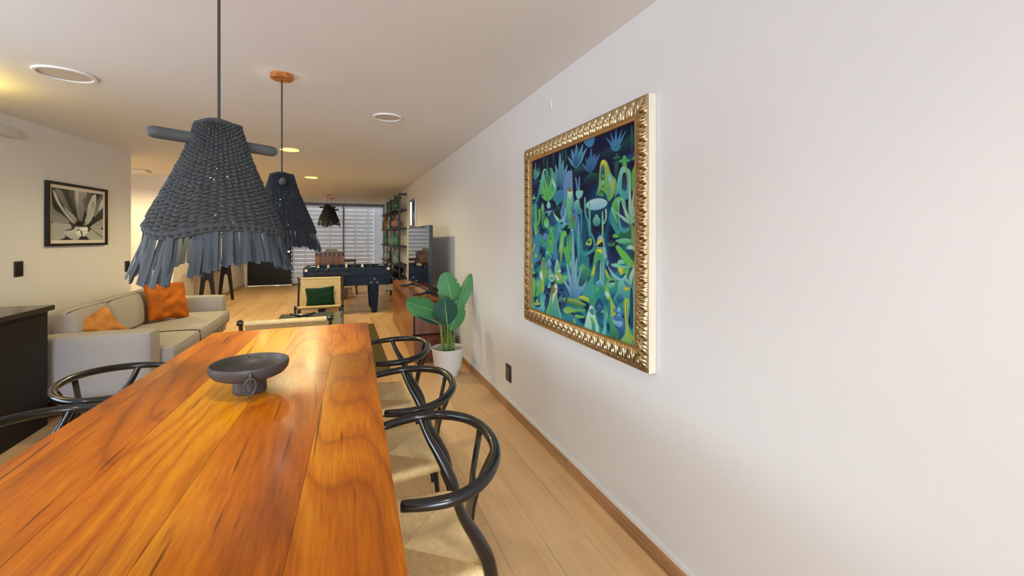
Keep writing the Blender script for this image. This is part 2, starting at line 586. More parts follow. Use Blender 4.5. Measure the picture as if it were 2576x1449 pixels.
# roller blinds of pale screen cloth
MS = Mat('blind_cloth')
tl = MS.n('ShaderNodeBsdfTranslucent')
tl.inputs[0].default_value = (0.84, 0.82, 0.84, 1)
df = MS.n('ShaderNodeBsdfDiffuse')
df.inputs[0].default_value = (0.78, 0.77, 0.78, 1)
tp = MS.n('ShaderNodeBsdfTransparent')
m1 = MS.n('ShaderNodeMixShader')
m1.inputs[0].default_value = 0.45
MS.l(tl.outputs[0], m1.inputs[1])
MS.l(df.outputs[0], m1.inputs[2])
m2 = MS.n('ShaderNodeMixShader')
wv = MS.n('ShaderNodeTexNoise', Scale=400.0)
tcb = MS.n('ShaderNodeTexCoord')
MS.l(tcb.outputs['Object'], wv.inputs['Vector'])
MS.l(MS.ramp(wv.outputs['Fac'], [(0.0, (0.22, 0.22, 0.22, 1)), (1.0, (0.30, 0.30, 0.30, 1))]), m2.inputs[0])
MS.l(m1.outputs[0], m2.inputs[1])
MS.l(tp.outputs[0], m2.inputs[2])
MS.l(m2.outputs[0], MS.t.nodes['Material Output'].inputs[0])
for k, (a, b) in enumerate(((-1.27, 0.066), (0.098, 1.215))):
    bl = thing('roller_blind', ['pale see-through roller blind beside the black door', 'pale see-through roller blind behind the bottle shelves'][k], 'blind', ((a + b) / 2, FAR - 0.03, 0.03))
    w = (b - a) / 2
    MB().box(-w, w, -0.001, 0.001, 0.02, 2.26).build('cloth', MS.m, bl, smooth=0)
    MB().tube([(-w, 0, 0.02), (w, 0, 0.02)], 0.012, 8).build('bottom_bar', m_grille, bl)
    MB().tube([(w - 0.02, -0.02, 2.2), (w - 0.02, -0.022, 1.0)], 0.003, 6).build('pull_chain', m_grille, bl)

# outside: pale slatted fence, block pier, ground, a shrub
gnd = MB().box(-6, 6, FAR + 0.1, 20, -0.2, -0.08).build('ground', mat('patio_paving', srgb(176, 172, 166), 0.9), kind='structure')
m_slat = mat('pale_slat', srgb(196, 186, 176), 0.7, 0.05)
fence = thing('slatted_fence', 'pale horizontal slat fence outside the far window', 'fence', (0, FAR + 0.55, -0.08))
slat = MB().bbox(-1.55, 1.10, -0.012, 0.012, -0.048, 0.048, 0.003, 1).mesh('slat', m_slat)
for k in range(20):
    z = 2.395 - 0.1235 * k
    place('slat', slat, fence, T(-0.15, 0, z + 0.08))
for x in (-1.62, -0.98, -0.30, 0.09, 0.42, 0.80):
    MB().bbox(x - 0.03, x + 0.03, 0.015, 0.055, 0.0, 2.62, 0.003, 1).build('post', m_slat, fence)
pier = thing('block_pier', 'pale block pier outside the window behind the bottle shelves', 'pier', (1.28, FAR + 0.6, -0.08))
blk = MB().bbox(-0.3, 0.4, -0.1, 0.1, -0.088, 0.088, 0.006, 1).mesh('block', mat('pale_block', srgb(206, 202, 200), 0.85))
for k in range(14):
    place('block', blk, pier, T(0, 0, 0.09 + k * 0.182))
MB().box(-3.6, -1.75, FAR + 0.6, FAR + 0.7, -0.08, 2.6).build('wall_outside', m_wall_l, kind='structure')

# ------------------------------------------------------------------ ceiling fittings
def ceiling_speaker(x, y, r, label):
    t = thing('ceiling_speaker', label, 'speaker', (x, y, CEIL))
    MB().lathe([(r * 0.86, -0.001), (r * 0.84, -0.006), (r * 0.87, -0.012), (r * 0.97, -0.012), (r, -0.006), (r, -0.0005)], 48, cap=False).build('rim', m_white, t)
    MB().lathe([(0.0, -0.004), (r * 0.5, -0.0045), (r * 0.86, -0.003)], 48, cap=False).build('grille', m_grille, t)
ceiling_speaker(-1.564, 3.453, 0.145, 'larger round white ceiling speaker above the sofa end')
ceiling_speaker(0.362, 3.693, 0.118, 'smaller round white ceiling speaker near the right wall')
for k, (dx, dy) in enumerate(DOWNLIGHTS):
    t = thing('downlight', ['lit yellow downlight just behind the second pendant cord', 'lit yellow downlight above the lounge, farther of the two in view', 'lit yellow downlight over the floor by the black door'][k], 'light', (dx, dy, CEIL))
    MB().lathe([(0.10, -0.0005), (0.112, -0.004), (0.112, -0.0065), (0.098, -0.008), (0.096, -0.002)], 32, cap=False).build('rim', m_white, t)
    MB().lathe([(0.0, -0.0045), (0.097, -0.004)], 32, cap=False).build('lens', m_glow, t)
MB().bbox(-0.11, 0.11, -0.11, 0.11, -0.035, 0, 0.012, 2).build('smoke_detector', m_white, loc=(-2.78, 8.0, CEIL), label='small white box on the ceiling of the lit hall recess', cat='detector')
au = thing('wall_unit', 'plain white box-shaped unit mounted high on the left wall', 'air conditioner', tuple(LW0 + LWD * 1.65 + Vector((0, 0, 2.177))), math.atan2(LWD.y, LWD.x))
MB().bbox(0, 0.85, 0.0, 0.05, 0, 0.075, 0.008, 2).build('casing', m_white, au)
MB().box(0.03, 0.82, 0.02, 0.052, 0.008, 0.012).build('louvre', m_grille, au)

# ------------------------------------------------------------------ pendants
def shade_rad(t):
    ts = [0, 0.1, 0.33, 0.53, 0.72, 0.9, 1.0]
    rs = [0.058, 0.066, 0.090, 0.117, 0.144, 0.170, 0.181]
    return float(np.interp(t, ts, rs))

def weave_mesh(name, m, rows, ribs, steps, seed, H=0.335):
    rnd = random.Random(seed)
    b = MB()
    N = ribs * steps
    for i in range(rows):
        t = (i + 0.5) / rows
        z0 = -H * t
        j0 = [rnd.uniform(-1, 1) for _ in range(ribs)]
        pitch = H / rows
        v = []
        for k in range(N):
            a = 2 * PI * k / N
            ph = k / steps
            jj = j0[int(ph) % ribs]
            s = math.cos(PI * ph + (PI if i % 2 else 0))
            bulge = 0.0050 * s
            wid = pitch * (0.71 + 0.16 * s + 0.22 * jj)
            thk = 0.0042
            wav = 0.013 * math.sin(3 * a - PI / 2) * t * t + 0.004 * math.sin(5 * a + seed) * t
            zz = z0 + wav + jj * pitch * 0.12
            rr = shade_rad(t) * (1 + 0.02 * math.sin(3 * a + seed)) + bulge + 0.0012 * jj
            slope = 0.42
            for q in range(8):
                th = 2 * PI * q / 8
                dz = math.sin(th) * wid
                dr = math.cos(th) * thk - dz * slope * 0.9
                v.append(((rr + dr) * math.cos(a), (rr + dr) * math.sin(a), zz + dz))
        f = []
        for k in range(N):
            k2 = (k + 1) % N
            for q in range(8):
                q2 = (q + 1) % 8
                f.append((k * 8 + q, k2 * 8 + q, k2 * 8 + q2, k * 8 + q2))
        b.add(v, f)
    for j in range(ribs):                                   # upright ribs the cord is woven round
        a = 2 * PI * (j + 0.0) / ribs
        pts = []
        for q in range(9):
            t = q / 8
            rr = shade_rad(t) * (1 + 0.02 * math.sin(3 * a + seed))
            pts.append((rr * math.cos(a), rr * math.sin(a), -H * t + 0.013 * math.sin(3 * a - PI / 2) * t * t))
        b.tube(pts, 0.0024, 5)
    return b.mesh(name, m, 60)

def rim_mesh(name, m, seed, H=0.335, n=54):
    b = MB()
    N = n * 5
    for ring, (dz, rad, dr, lump) in enumerate(((-0.005, 0.0112, 0.001, 1), (-0.018, 0.0055, 0.002, 0.4))):
        v, f = [], []
        for k in range(N):
            a = 2 * PI * k / N
            ph = (k / 5.0) % 1.0
            r0 = rad * (1 - lump * 0.28 * (1 - math.sin(PI * ph)))
            rr = shade_rad(1.0) * (1 + 0.02 * math.sin(3 * a + seed)) + dr
            zz = -H + dz + 0.013 * math.sin(3 * a - PI / 2) + 0.004 * math.sin(5 * a + seed)
            for q in range(7):
                th = 2 * PI * q / 7
                v.append(((rr + math.cos(th) * r0) * math.cos(a), (rr + math.cos(th) * r0) * math.sin(a), zz + math.sin(th) * r0))
        for k in range(N):
            k2 = (k + 1) % N
            for q in range(7):
                q2 = (q + 1) % 7
                f.append((k * 7 + q, k2 * 7 + q, k2 * 7 + q2, k * 7 + q2))
        b.add(v, f)
    for k in range(n):                                      # ties between the two bands
        a = 2 * PI * (k + 0.5) / n
        rr = shade_rad(1.0) * (1 + 0.02 * math.sin(3 * a + seed)) + 0.002
        zz = -H + 0.013 * math.sin(3 * a - PI / 2) + 0.004 * math.sin(5 * a + seed)
        b.tube([(rr * math.cos(a), rr * math.sin(a), zz), (rr * math.cos(a), rr * math.sin(a), zz - 0.020)], 0.0078, 8)
    return b.mesh(name, m, 60)

def strip_mesh(m, seed):
    rnd = random.Random(seed)
    w = rnd.uniform(0.0085, 0.0115)
    L = rnd.uniform(0.088, 0.100)
    fold = rnd.uniform(0.002, 0.006) * rnd.choice((-1, 1))
    tw = rnd.uniform(-0.25, 0.25)
    b = MB()
    sec = [(-1, 0), (-0.35, 1), (0.45, 0.7), (1, -0.2)]
    v = []
    for side in (0, 1):
        for j in range(4):
            t = j / 3
            ww = w * (0.74 + 0.26 * min(1, t * 2.2))
            for x, y in sec:
                X, Y = x * ww, y * fold * (0.4 + t) + (0.0012 if side else 0) + 0.006 * math.sin(t * 2.5 + seed)
                a = tw * t
                v.append((X * math.cos(a) - Y * math.sin(a), X * math.sin(a) + Y * math.cos(a), -L * t * (1 + 0.03 * x * (t > 0.9))))
    f = []
    for s in (0, 16):
        for j in range(3):
            for i in range(3):
                q = (s + j * 4 + i, s + j * 4 + i + 1, s + j * 4 + i + 5, s + j * 4 + i + 4)
                f.append(q if s else q[::-1])
    f.append((12, 13, 14, 15, 31, 30, 29, 28))
    for j in range(3):
        f.append((j * 4, j * 4 + 4, 16 + j * 4 + 4, 16 + j * 4))
        f.append((j * 4 + 3, 16 + j * 4 + 3, 16 + j * 4 + 7, j * 4 + 7))
    return b.add(v, f).mesh('fringe_strip', m, 50)

def pendant(x, y, ztop, label, m, mfr, seed, dowel_ang, lowpoly=False, nstrip=84, gap=None, power=9, canopy=True):
    t = thing('pendant_lamp', label, 'lamp', (x, y, ztop), 0)
    up = CEIL - ztop
    MB().tube([(0, 0, -0.05), (0, 0, up - 0.025)], 0.0045, 8).build('cord', m_cable, t)
    cn = MB().lathe([(0.0, up - 0.03), (0.060, up - 0.03), (0.0645, up - 0.026), (0.0645, up), (0.0, up)], 32).build('canopy', m_canopy, t)
    for s in (-1, 1):
        MB().lathe([(0, up - 0.032), (0.004, up - 0.032), (0.004, up - 0.028)], 10, T(s * 0.034, s * 0.012, 0), cap=True).build('screw', m_plate, cn)
    sh = place('shade', weave_mesh('shade', m, 28 if lowpoly else 54, 30 if lowpoly else 44, 4 if lowpoly else 6, seed), t)
    place('rim', rim_mesh('rim', m, seed), t)
    # folded collar of cord round the top opening
    MB().tube([(0.06 * math.cos(a), 0.06 * math.sin(a), 0.004 * math.sin(3 * a)) for a in [2 * PI * k / 26 for k in range(26)]], 0.0075, 7, closed=True).build('collar', m, t)
    d = R(dowel_ang, 'Z')
    zz = -0.055
    dw = [(-0.19, 0.003), (-0.188, 0.009), (-0.183, 0.0145), (-0.174, 0.0178), (-0.16, 0.0185), (0.16, 0.0185), (0.174, 0.0178), (0.183, 0.0145), (0.188, 0.009), (0.19, 0.003)]
    MB().lathe([(r, z) for z, r in dw], 16, d @ T(0, 0, zz) @ R(PI / 2, 'Y')).build('dowel', m_rushb if lowpoly else m_dowel, t)
    MB().lathe([(0.016, 0.0), (0.018, -0.02), (0.018, -0.05), (0.013, -0.055)], 12, T(0, 0, -0.075)).build('lamp_holder', m_plate, t)
    MB().lathe([(0.0, -0.125), (0.014, -0.122), (0.026, -0.108), (0.030, -0.092), (0.026, -0.074), (0.016, -0.060), (0.012, -0.050)], 16, T(0, 0, -0.075)).build('bulb', m_bulb, t)
    variants = [strip_mesh(mfr, s) for s in range(7)]
    rnd = random.Random(seed + 50)
    far = MB()
    for k in range(nstrip):
        a = 2 * PI * k / nstrip + rnd.uniform(-0.03, 0.03)
        if gap and abs((a - gap + PI) % (2 * PI) - PI) < 0.085: continue
        rr = shade_rad(1.0) * (1 + 0.02 * math.sin(3 * a + seed)) + rnd.choice((-0.003, 0.003))
        zz = -0.335 - 0.018 + 0.013 * math.sin(3 * a - PI / 2) + 0.004 * math.sin(5 * a + seed)
        flare = rnd.uniform(0.15, 0.29)
        long = 1 + 0.46 * max(0, math.cos(a + 2.5)) + 0.18 * max(0, math.cos(a - 0.3))
        M = R(a + PI / 2, 'Z') @ T(0, -rr, zz) @ R(-flare, 'X') @ R(rnd.uniform(-0.06, 0.06), 'Y') @ R(rnd.uniform(-0.2, 0.2), 'Z') @ Matrix.Diagonal((1, 1, long, 1))
        place('fringe_strip', rnd.choice(variants), t, M)
    point('pendant_bulb', (x, y, ztop - 0.22), power, (1.0, 0.88, 0.62), 0.03)
    return t

pendant(-0.37, 1.66, 1.725, 'large slate-grey woven pendant lamp with fringe, nearest over the dining table', m_rush, m_rushf, 3, math.atan2(0.20, 0.277), gap=-1.80, power=7)
pendant(-0.336, 2.977, 1.745, 'slate-blue woven pendant with fringe hanging behind the large grey one', m_rushd, m_rushd, 8, math.atan2(-2.977, 0.42), power=24)
p3 = pendant(-0.284, 10.88, 2.115, 'small black woven pendant hanging in front of the far blinds', m_rushb, m_rushb, 12, -YAW, lowpoly=True, nstrip=44, power=6)
p4 = pendant(-0.216, 11.83, 2.115, 'black woven pendant almost hidden behind the one before the blinds', m_rushb, m_rushb, 15, -YAW, lowpoly=True, nstrip=44, power=6)


# ------------------------------------------------------------------ dining table
def tl_x(y): return -0.757 + 0.0525 * (y - 3.245)
def tr_x(y): return 0.181 + 0.0275 * (y - 3.258)
Y0, Y1 = 0.42, 3.252
tab = thing('dining_table', 'long glossy orange wooden dining table with boards running away', 'table', (-0.3, 1.8, 0))
seams = [(0, 0), (0.078, 0.074), (0.30, 0.285), (0.545, 0.515), (0.798, 0.785), (1, 1)]
for k in range(len(seams) - 1):
    a, b = seams[k], seams[k + 1]
    def sx(s, y):
        t = (y - Y0) / (Y1 - Y0)
        f = s[1] * (1 - t) + s[0] * t
        return tl_x(y) * (1 - f) + tr_x(y) * f
    g = 0.0002
    q = [(sx(a, Y0) + g, Y0), (sx(b, Y0) - g, Y0), (sx(b, Y1) - g, Y1), (sx(a, Y1) + g, Y1)]
    xm, ym = sum(p[0] for p in q) / 4, sum(p[1] for p in q) / 4
    bm = bmesh.new()
    lo = [bm.verts.new((p[0] - xm, p[1] - ym, -0.034)) for p in q]
    hi = [bm.verts.new((p[0] - xm, p[1] - ym, 0)) for p in q]
    bm.faces.new(lo[::-1]); bm.faces.new(hi)
    for i in range(4): bm.faces.new((lo[i], lo[(i + 1) % 4], hi[(i + 1) % 4], hi[i]))
    bmesh.ops.bevel(bm, geom=[e for e in bm.edges], offset=0.0006, segments=2, affect='EDGES')
    mb = MB().add([v.co.copy() for v in bm.verts], [])
    bm.verts.index_update()
    mb.f = [tuple(v.index for v in f.verts) for f in bm.faces]
    bm.free()
    mb.build('board', m_table, tab, loc=(xm + 0.3, ym - 1.8, 0.75))
for yy in (0.75, 2.85):
    f = MB()
    for s in (-0.28, 0.19):
        f.bbox(s - 0.03, s + 0.03, yy - 1.83, yy - 1.77, 0.0, 0.66, 0.004, 1)
        f.build('leg', m_black, tab)
        f = MB()
    MB().bbox(-0.36, 0.32, yy - 1.84, yy - 1.76, 0.66, 0.715, 0.004, 1).build('cross_rail', m_black, tab)

# bowl
bw = thing('footed_bowl', 'dark grey footed bowl with ring handle standing on the dining table', 'bowl', (-0.335, 1.97, 0.7505), math.atan2(-1.97, 0.36))
prof = [(0.0, 0.062), (0.06, 0.063), (0.095, 0.068), (0.116, 0.080), (0.127, 0.098), (0.131, 0.113), (0.134, 0.117), (0.138, 0.115), (0.1395, 0.106), (0.136, 0.088), (0.124, 0.072), (0.10, 0.061), (0.075, 0.056), (0.050, 0.055)]
MB().lathe(prof, 64, cap=False).build('bowl_body', m_bowl, bw)
MB().lathe([(0.058, 0.062), (0.058, 0.02), (0.059, 0.003), (0.057, 0.0), (0.0, 0.0)], 48, cap=False).build('foot', m_bowl, bw)
for s in (1, -1):
    rg = MB()
    rg.tube([(s * 0.128, 0, 0.102), (s * 0.141, 0, 0.106), (s * 0.149, 0, 0.096), (s * 0.149, 0, 0.082), (s * 0.140, 0, 0.073), (s * 0.124, 0, 0.074)], 0.006, 8, smooth=3)
    lug = rg.build('lug', m_bowl, bw)
    ring = [(s * 0.146 + 0.004 * s * math.cos(a), 0.018 * math.sin(a), 0.056 + 0.030 * math.cos(a) + (0.006 * abs(math.sin(a)))) for a in [2 * PI * k / 20 for k in range(20)]]
    MB().tube(ring, 0.0045, 8, closed=True).build('ring', m_bowl, lug)

# ------------------------------------------------------------------ wishbone chairs
def cord_seat():
    b = MB()
    Q = [Vector((-0.215, -0.245, 0.440)), Vector((-0.215, 0.245, 0.440)), Vector((0.165, 0.185, 0.440)), Vector((0.165, -0.185, 0.440))]
    Cn = Vector((-0.03, 0, 0.418))
    for s in range(4):
        A, B = Q[s], Q[(s + 1) % 4]
        nc = 78
        inward = (Cn - (A + B) / 2)
        inward.z = 0
        inward.normalize()
        rows = []
        npf = 4
        def pt(u, k, h):
            # k runs from under the rail (0) over it and inwards to the diagonal
            e = A.lerp(B, u)
            tt = 2 * u if u < 0.5 else 2 * (1 - u)
            inn = (A if u < 0.5 else B).lerp(Cn, tt)
            if k == 0: p = e - inward * 0.010 + Vector((0, 0, -0.026)); n = Vector((-inward.x, -inward.y, -0.3))
            elif k == 1: p = e - inward * 0.016 + Vector((0, 0, -0.012)); n = -inward
            elif k == 2: p = e - inward * 0.012 + Vector((0, 0, 0.0)); n = (-inward + Vector((0, 0, 1))).normalized()
            elif k == 3: p = e + inward * 0.003 * min(1, tt * 6) + Vector((0, 0, 0.004)); n = Vector((0, 0, 1))
            else:
                f = (k - 3) / 3.0
                p = e.lerp(inn, f) + Vector((0, 0, 0.004 * (1 - f)))
                n = Vector((0, 0, 1))
            return p + n * h
        prof = [0.0, 0.0030, 0.0040, 0.0030]
        nu = nc * npf + 1
        def fn(i, k):
            return pt(min(1.0, i / (nc * npf)), k, prof[i % npf])
        b.grid(nu, 7, fn)
    return b.mesh('cord_seat', m_cord, 80)

seat_me = cord_seat()

def wishbone(label, loc, rz):
    t = thing('wishbone_chair', label, 'chair', loc, rz, 'wishbone chairs round the dining table')
    rail = [(-0.0655, -0.242, 0.694), (-0.062, -0.243, 0.694), (0.0, -0.262, 0.696), (0.06, -0.268, 0.699), (0.12, -0.250, 0.703), (0.175, -0.205, 0.709), (0.218, -0.135, 0.715), (0.240, -0.05, 0.718)]
    rail = rail + [(0.240, 0.05, 0.718)] + [(x, -y, z) for x, y, z in rail[::-1]][1:]
    MB().tube(rail, [0.0085, 0.0142, 0.0155] + [0.0165] * (len(rail) - 6) + [0.0155, 0.0142, 0.0085], 14, smooth=5).build('top_rail', m_black, t)
    me = place('seat', seat_me, t)
    for s in (-1, 1):
        MB().tube([(0.235, s * 0.215, 0.0), (0.222, s * 0.208, 0.15), (0.200, s * 0.203, 0.30), (0.186, s * 0.204, 0.40), (0.170, s * 0.208, 0.47), (0.135, s * 0.226, 0.55), (0.092, s * 0.247, 0.63), (0.066, s * 0.262, 0.695)],
                  [0.011, 0.015, 0.019, 0.022, 0.0235, 0.020, 0.015, 0.0125], 12, smooth=4, flat=0.8).build('leg', m_black, t)
        MB().tube([(-0.205, s * 0.232, 0.0), (-0.203, s * 0.231, 0.25), (-0.2, s * 0.23, 0.446)], [0.0115, 0.0165, 0.0175], 12, smooth=3).build('leg', m_black, t)
        MB().tube([(-0.203, s * 0.231, 0.235), (0.21, s * 0.204, 0.235)], 0.0085, 8, flat=0.7).build('stretcher', m_black, t)
        MB().tube([(-0.2, s * 0.232, 0.425), (0.18, s * 0.19, 0.425)], 0.010, 8).build('seat_rail', m_black, t)
    MB().tube([(-0.203, -0.23, 0.31), (-0.203, 0.23, 0.31)], 0.0085, 8, flat=0.7).build('stretcher', m_black, t)
    MB().tube([(0.205, -0.205, 0.285), (0.205, 0.205, 0.285)], 0.0085, 8, flat=0.7).build('stretcher', m_black, t)
    # flat Y-shaped splat
    o = MB()
    out = [(-0.030, 0.0), (0.030, 0.0), (0.032, 0.10), (0.046, 0.17), (0.094, 0.30), (0.064, 0.302), (0.020, 0.175), (0.0, 0.145), (-0.020, 0.175), (-0.064, 0.302), (-0.094, 0.30), (-0.046, 0.17), (-0.032, 0.10)]
    v = []
    for d in (-0.005, 0.005):
        for y, h in out:
            v.append((0.172 + h * 0.225 - 0.012 * math.sin(h / 0.3 * PI) + d, y, 0.415 + h * 0.995))
    nn = len(out)
    quads = [(0, 1, 2, 12), (12, 2, 3, 7), (12, 7, 11), (3, 6, 7), (3, 4, 5, 6), (7, 8, 11), (8, 9, 10, 11)]
    f = [q[::-1] for q in quads] + [tuple(i + nn for i in q) for q in quads] + [(i, (i + 1) % nn, nn + (i + 1) % nn, nn + i) for i in range(nn)]
    o.add(v, f).build('splat', m_black, t, smooth=30)
    MB().bbox(0.152, 0.186, -0.185, 0.185, 0.408, 0.432, 0.006, 2).build('seat_rail', m_black, t)
    return t

c1 = wishbone('black wishbone chair nearest in front on the right side of the table', (0.206, 1.33, 0), 0)
dup(c1, (0.222, 1.925, 0), 0.0, 'black wishbone chair in the middle of the right side of the table')
dup(c1, (0.242, 2.60, 0), 0.0, 'black wishbone chair by the potted plant, far end of the table')
dup(c1, (-0.90, 2.505, 0), PI, 'black wishbone chair on the left side in front of the sofa arm')
dup(c1, (-0.90, 1.90, 0), PI, 'black wishbone chair on the left side beside the dark kitchen island')

# ------------------------------------------------------------------ soft furniture
def cushion_box(b, x0, x1, y0, y1, z0, z1, r=0.05, puff=0.012, M=None):
    """upholstered block with rounded edges and slightly swollen faces"""
    n = 10
    c = Vector(((x0 + x1) / 2, (y0 + y1) / 2, (z0 + z1) / 2))
    hx, hy, hz = (x1 - x0) / 2, (y1 - y0) / 2, (z1 - z0) / 2
    bm = bmesh.new()
    bmesh.ops.create_cube(bm, size=2.0)
    bmesh.ops.subdivide_edges(bm, edges=list(bm.edges), cuts=9, use_grid_fill=True)
    for v in bm.verts:
        p = v.co
        q = Vector((p.x * hx, p.y * hy, p.z * hz))
        # snap the grid so that rounding has vertices near the edges
        inner = Vector((max(-hx + r, min(hx - r, q.x)), max(-hy + r, min(hy - r, q.y)), max(-hz + r, min(hz - r, q.z))))
        d = q - inner
        if d.length > 1e-9:
            m = max(abs(d.x), abs(d.y), abs(d.z))
            q = inner + d.normalized() * r * min(1, m / r)
        w = (1 - p.x ** 2 if abs(p.x) < 1 else 1) * (1 - p.y ** 2 if abs(p.y) < 1 else 1) * (1 - p.z ** 2 if abs(p.z) < 1 else 1)
        ax = max(((abs(p.x), Vector((math.copysign(1, p.x), 0, 0))), (abs(p.y), Vector((0, math.copysign(1, p.y), 0))), (abs(p.z), Vector((0, 0, math.copysign(1, p.z))))), key=lambda k: k[0])[1]
        v.co = c + q + ax * puff * w
    bm.verts.index_update()
    b.add([v.co.copy() for v in bm.verts], [tuple(v.index for v in f.verts) for f in bm.faces], M)
    bm.free()
    return b

sofa = thing('sofa', 'long taupe linen sofa along the left wall', 'sofa', (-1.8, 5.47, 0))
def sof(name, *a, m=m_sofa, par=sofa, **kw):
    b = MB()
    x0, x1, y0, y1, z0, z1 = a
    cushion_box(b, x0 + 1.8, x1 + 1.8, y0 - 5.47, y1 - 5.47, z0, z1, **kw)
    return b.build(name, m, par, smooth=70)
sof('armrest', -2.26, -1.41, 4.235, 4.465, 0.13, 0.605, r=0.035, puff=0.008)
sof('armrest', -2.26, -1.41, 6.50, 6.72, 0.13, 0.605, r=0.035, puff=0.008)
sof('base', -2.26, -1.42, 4.46, 6.51, 0.13, 0.27, r=0.02, puff=0.0)
sof('back_frame', -2.28, -2.10, 4.30, 6.66, 0.20, 0.735, r=0.05, puff=0.006)
for y0, y1 in ((4.47, 5.235), (5.242, 6.495)):
    k = sof('seat_cushion', -2.10, -1.325, y0, y1, 0.265, 0.432, r=0.045, puff=0.012)
    zz = 0.425
    if y0 < 5: MB().tube([(-2.0 + 1.8, y1 - 5.475, zz), (-1.39 + 1.8, y1 - 5.475, zz), (-1.335 + 1.8, y1 - 5.475, 0.39), (-1.322 + 1.8, y1 - 5.475, 0.30)], 0.005, 6, smooth=4).build('piping', m_piping, k)
for y0, y1 in ((4.46, 5.085), (5.09, 5.955), (5.96, 6.50)):
    M = T(-0.19, 0, 0.43) @ R(-0.20, 'Y') @ T(0.19, 0, -0.43)
    b = MB()
    cushion_box(b, -2.12 + 1.8, -1.93 + 1.8, y0 - 5.47, y1 - 5.47, 0.43, 0.775, r=0.06, puff=0.02, M=M)
    k = b.build('back_cushion', m_sofa, sofa, smooth=70)
    ym = (y0 + y1) / 2
    MB().tube([tuple(M @ Vector((-1.93 + 1.8 - 0.016 + o, yy - 5.47, 0.775 - 0.016 + o))) for yy, o in ((y0 + 0.02, -0.012), (y0 + 0.06, -0.001), (ym, 0.002), (y1 - 0.06, -0.001), (y1 - 0.02, -0.012))], 0.006, 6, smooth=4).build('piping', m_piping, k)
MB().bbox(-0.40, 0.33, -1.17, 1.19, 0.0, 0.128, 0.01, 1).build('plinth', m_plinth, sofa)

def pillow(name, label, mt, w, h, t, M, seed, group=None, wrinkle=0.010, ribs=0):
    b = MB()
    n = 34
    rnd = random.Random(seed)
    ph = [rnd.uniform(0, 6) for _ in range(6)]
    def fn(side):
        def g(i, j):
            u, v = i / (n - 1) * 2 - 1, j / (n - 1) * 2 - 1
            e = max(0.0, (1 - u * u)) ** 0.42 * max(0.0, (1 - v * v)) ** 0.42
            pin = 1 - 0.10 * (1 - abs(u)) * abs(v) ** 3
            pin2 = 1 - 0.10 * (1 - abs(v)) * abs(u) ** 3
            wr = wrinkle * e * (math.sin(7 * u + 4 * v + ph[0] + 2 * math.sin(3 * v + ph[1])) * 0.5 + 0.5 * math.sin(11 * v - 5 * u + ph[2]) * math.sin(3 * u + ph[3]))
            if ribs: wr += 0.004 * e * abs(math.sin((u + v * 0.8) * ribs))
            return (u * w / 2 * pin2, side * (t / 2 * e + (wr if e > 0.05 else 0)), v * h / 2 * pin)
        return g
    b.grid(n, n, fn(1)).grid(n, n, fn(-1))
    me = b.mesh(name, mt, 80)
    bm = bmesh.new()
    bm.from_mesh(me)
    bmesh.ops.remove_doubles(bm, verts=bm.verts, dist=0.0004)
    bmesh.ops.recalc_face_normals(bm, faces=bm.faces)
    bm.to_mesh(me)
    bm.free()
    me.polygons.foreach_set('use_smooth', [True] * len(me.polygons))
    o = place(name, me)
    o.matrix_world = M
    return tag(o, label, 'pillow', group)

pillow('throw_pillow', 'amber velvet pillow tipped on its corner behind the near sofa arm', m_orange2, 0.30, 0.30, 0.17, T(-1.90, 4.66, 0.575) @ R(0.45, 'Z') @ R(-0.25, 'X') @ R(1.02, 'Y'), 4, 'orange pillows on the sofa', 0.014)
pillow('throw_pillow', 'burnt orange velvet pillow leaning on the sofa back at the far end', m_orange, 0.46, 0.44, 0.15, T(-1.80, 5.88, 0.655) @ R(1.0, 'Z') @ R(-0.30, 'X') @ R(0.10, 'Y'), 9, 'orange pillows on the sofa', 0.024)

# ------------------------------------------------------------------ kitchen island
isl = thing('kitchen_island', 'dark charcoal kitchen island with thin dark stone top', 'counter', (-2.3, 3.3, 0))
MB().bbox(-0.27, 0.325, -2.2, 0.845, 0.0, 0.83, 0.003, 1).build('carcass', m_island, isl)
MB().bbox(-0.275, 0.36, -2.25, 0.855, 0.832, 0.868, 0.003, 1).build('worktop', m_stone, isl)
for k in range(3):
    MB().bbox(0.325, 0.338, -2.15 + k * 0.72, -1.45 + k * 0.72, 0.06, 0.80, 0.003, 1).build('panel', m_island, isl)

# ------------------------------------------------------------------ switches, socket, pictures
def on_left(s, off, z):
    p = LW0 + LWD * s - n * off
    return Matrix.Translation((p.x, p.y, z)) @ R(math.atan2(LWD.y, LWD.x) + PI, 'Z')   # local +x to the far end, -y out of the wall

def switch(label, M, w, h, mods, cat='switch'):
    t = thing('wall_switch' if cat == 'switch' else 'wall_socket', label, cat)
    t.matrix_world = M
    MB().bbox(-w / 2, w / 2, -0.009, 0.0, -h / 2, h / 2, 0.003, 2).build('cover_plate', m_plate, t)
    for k in range(mods):
        hh = h * 0.8 / mods
        z0 = -h * 0.4 + k * hh
        MB().bbox(-w * 0.28, w * 0.28, -0.0125, -0.008, z0 + 0.002, z0 + hh - 0.002, 0.0015, 1).build('rocker', m_black, t)
    return t
switch('black switch plate on the left wall below the agave picture', on_left(1.58, 0.0, 1.094), 0.085, 0.13, 3)
switch('black switch plate near the end corner of the left wall', on_left(0.08, 0.0, 1.018), 0.085, 0.125, 2)
M = Matrix.Translation((WALL, 3.17, 0.285)) @ R(-PI / 2, 'Z')
switch('black socket plate low on the right wall below the painting', M, 0.105, 0.13, 2, 'socket')

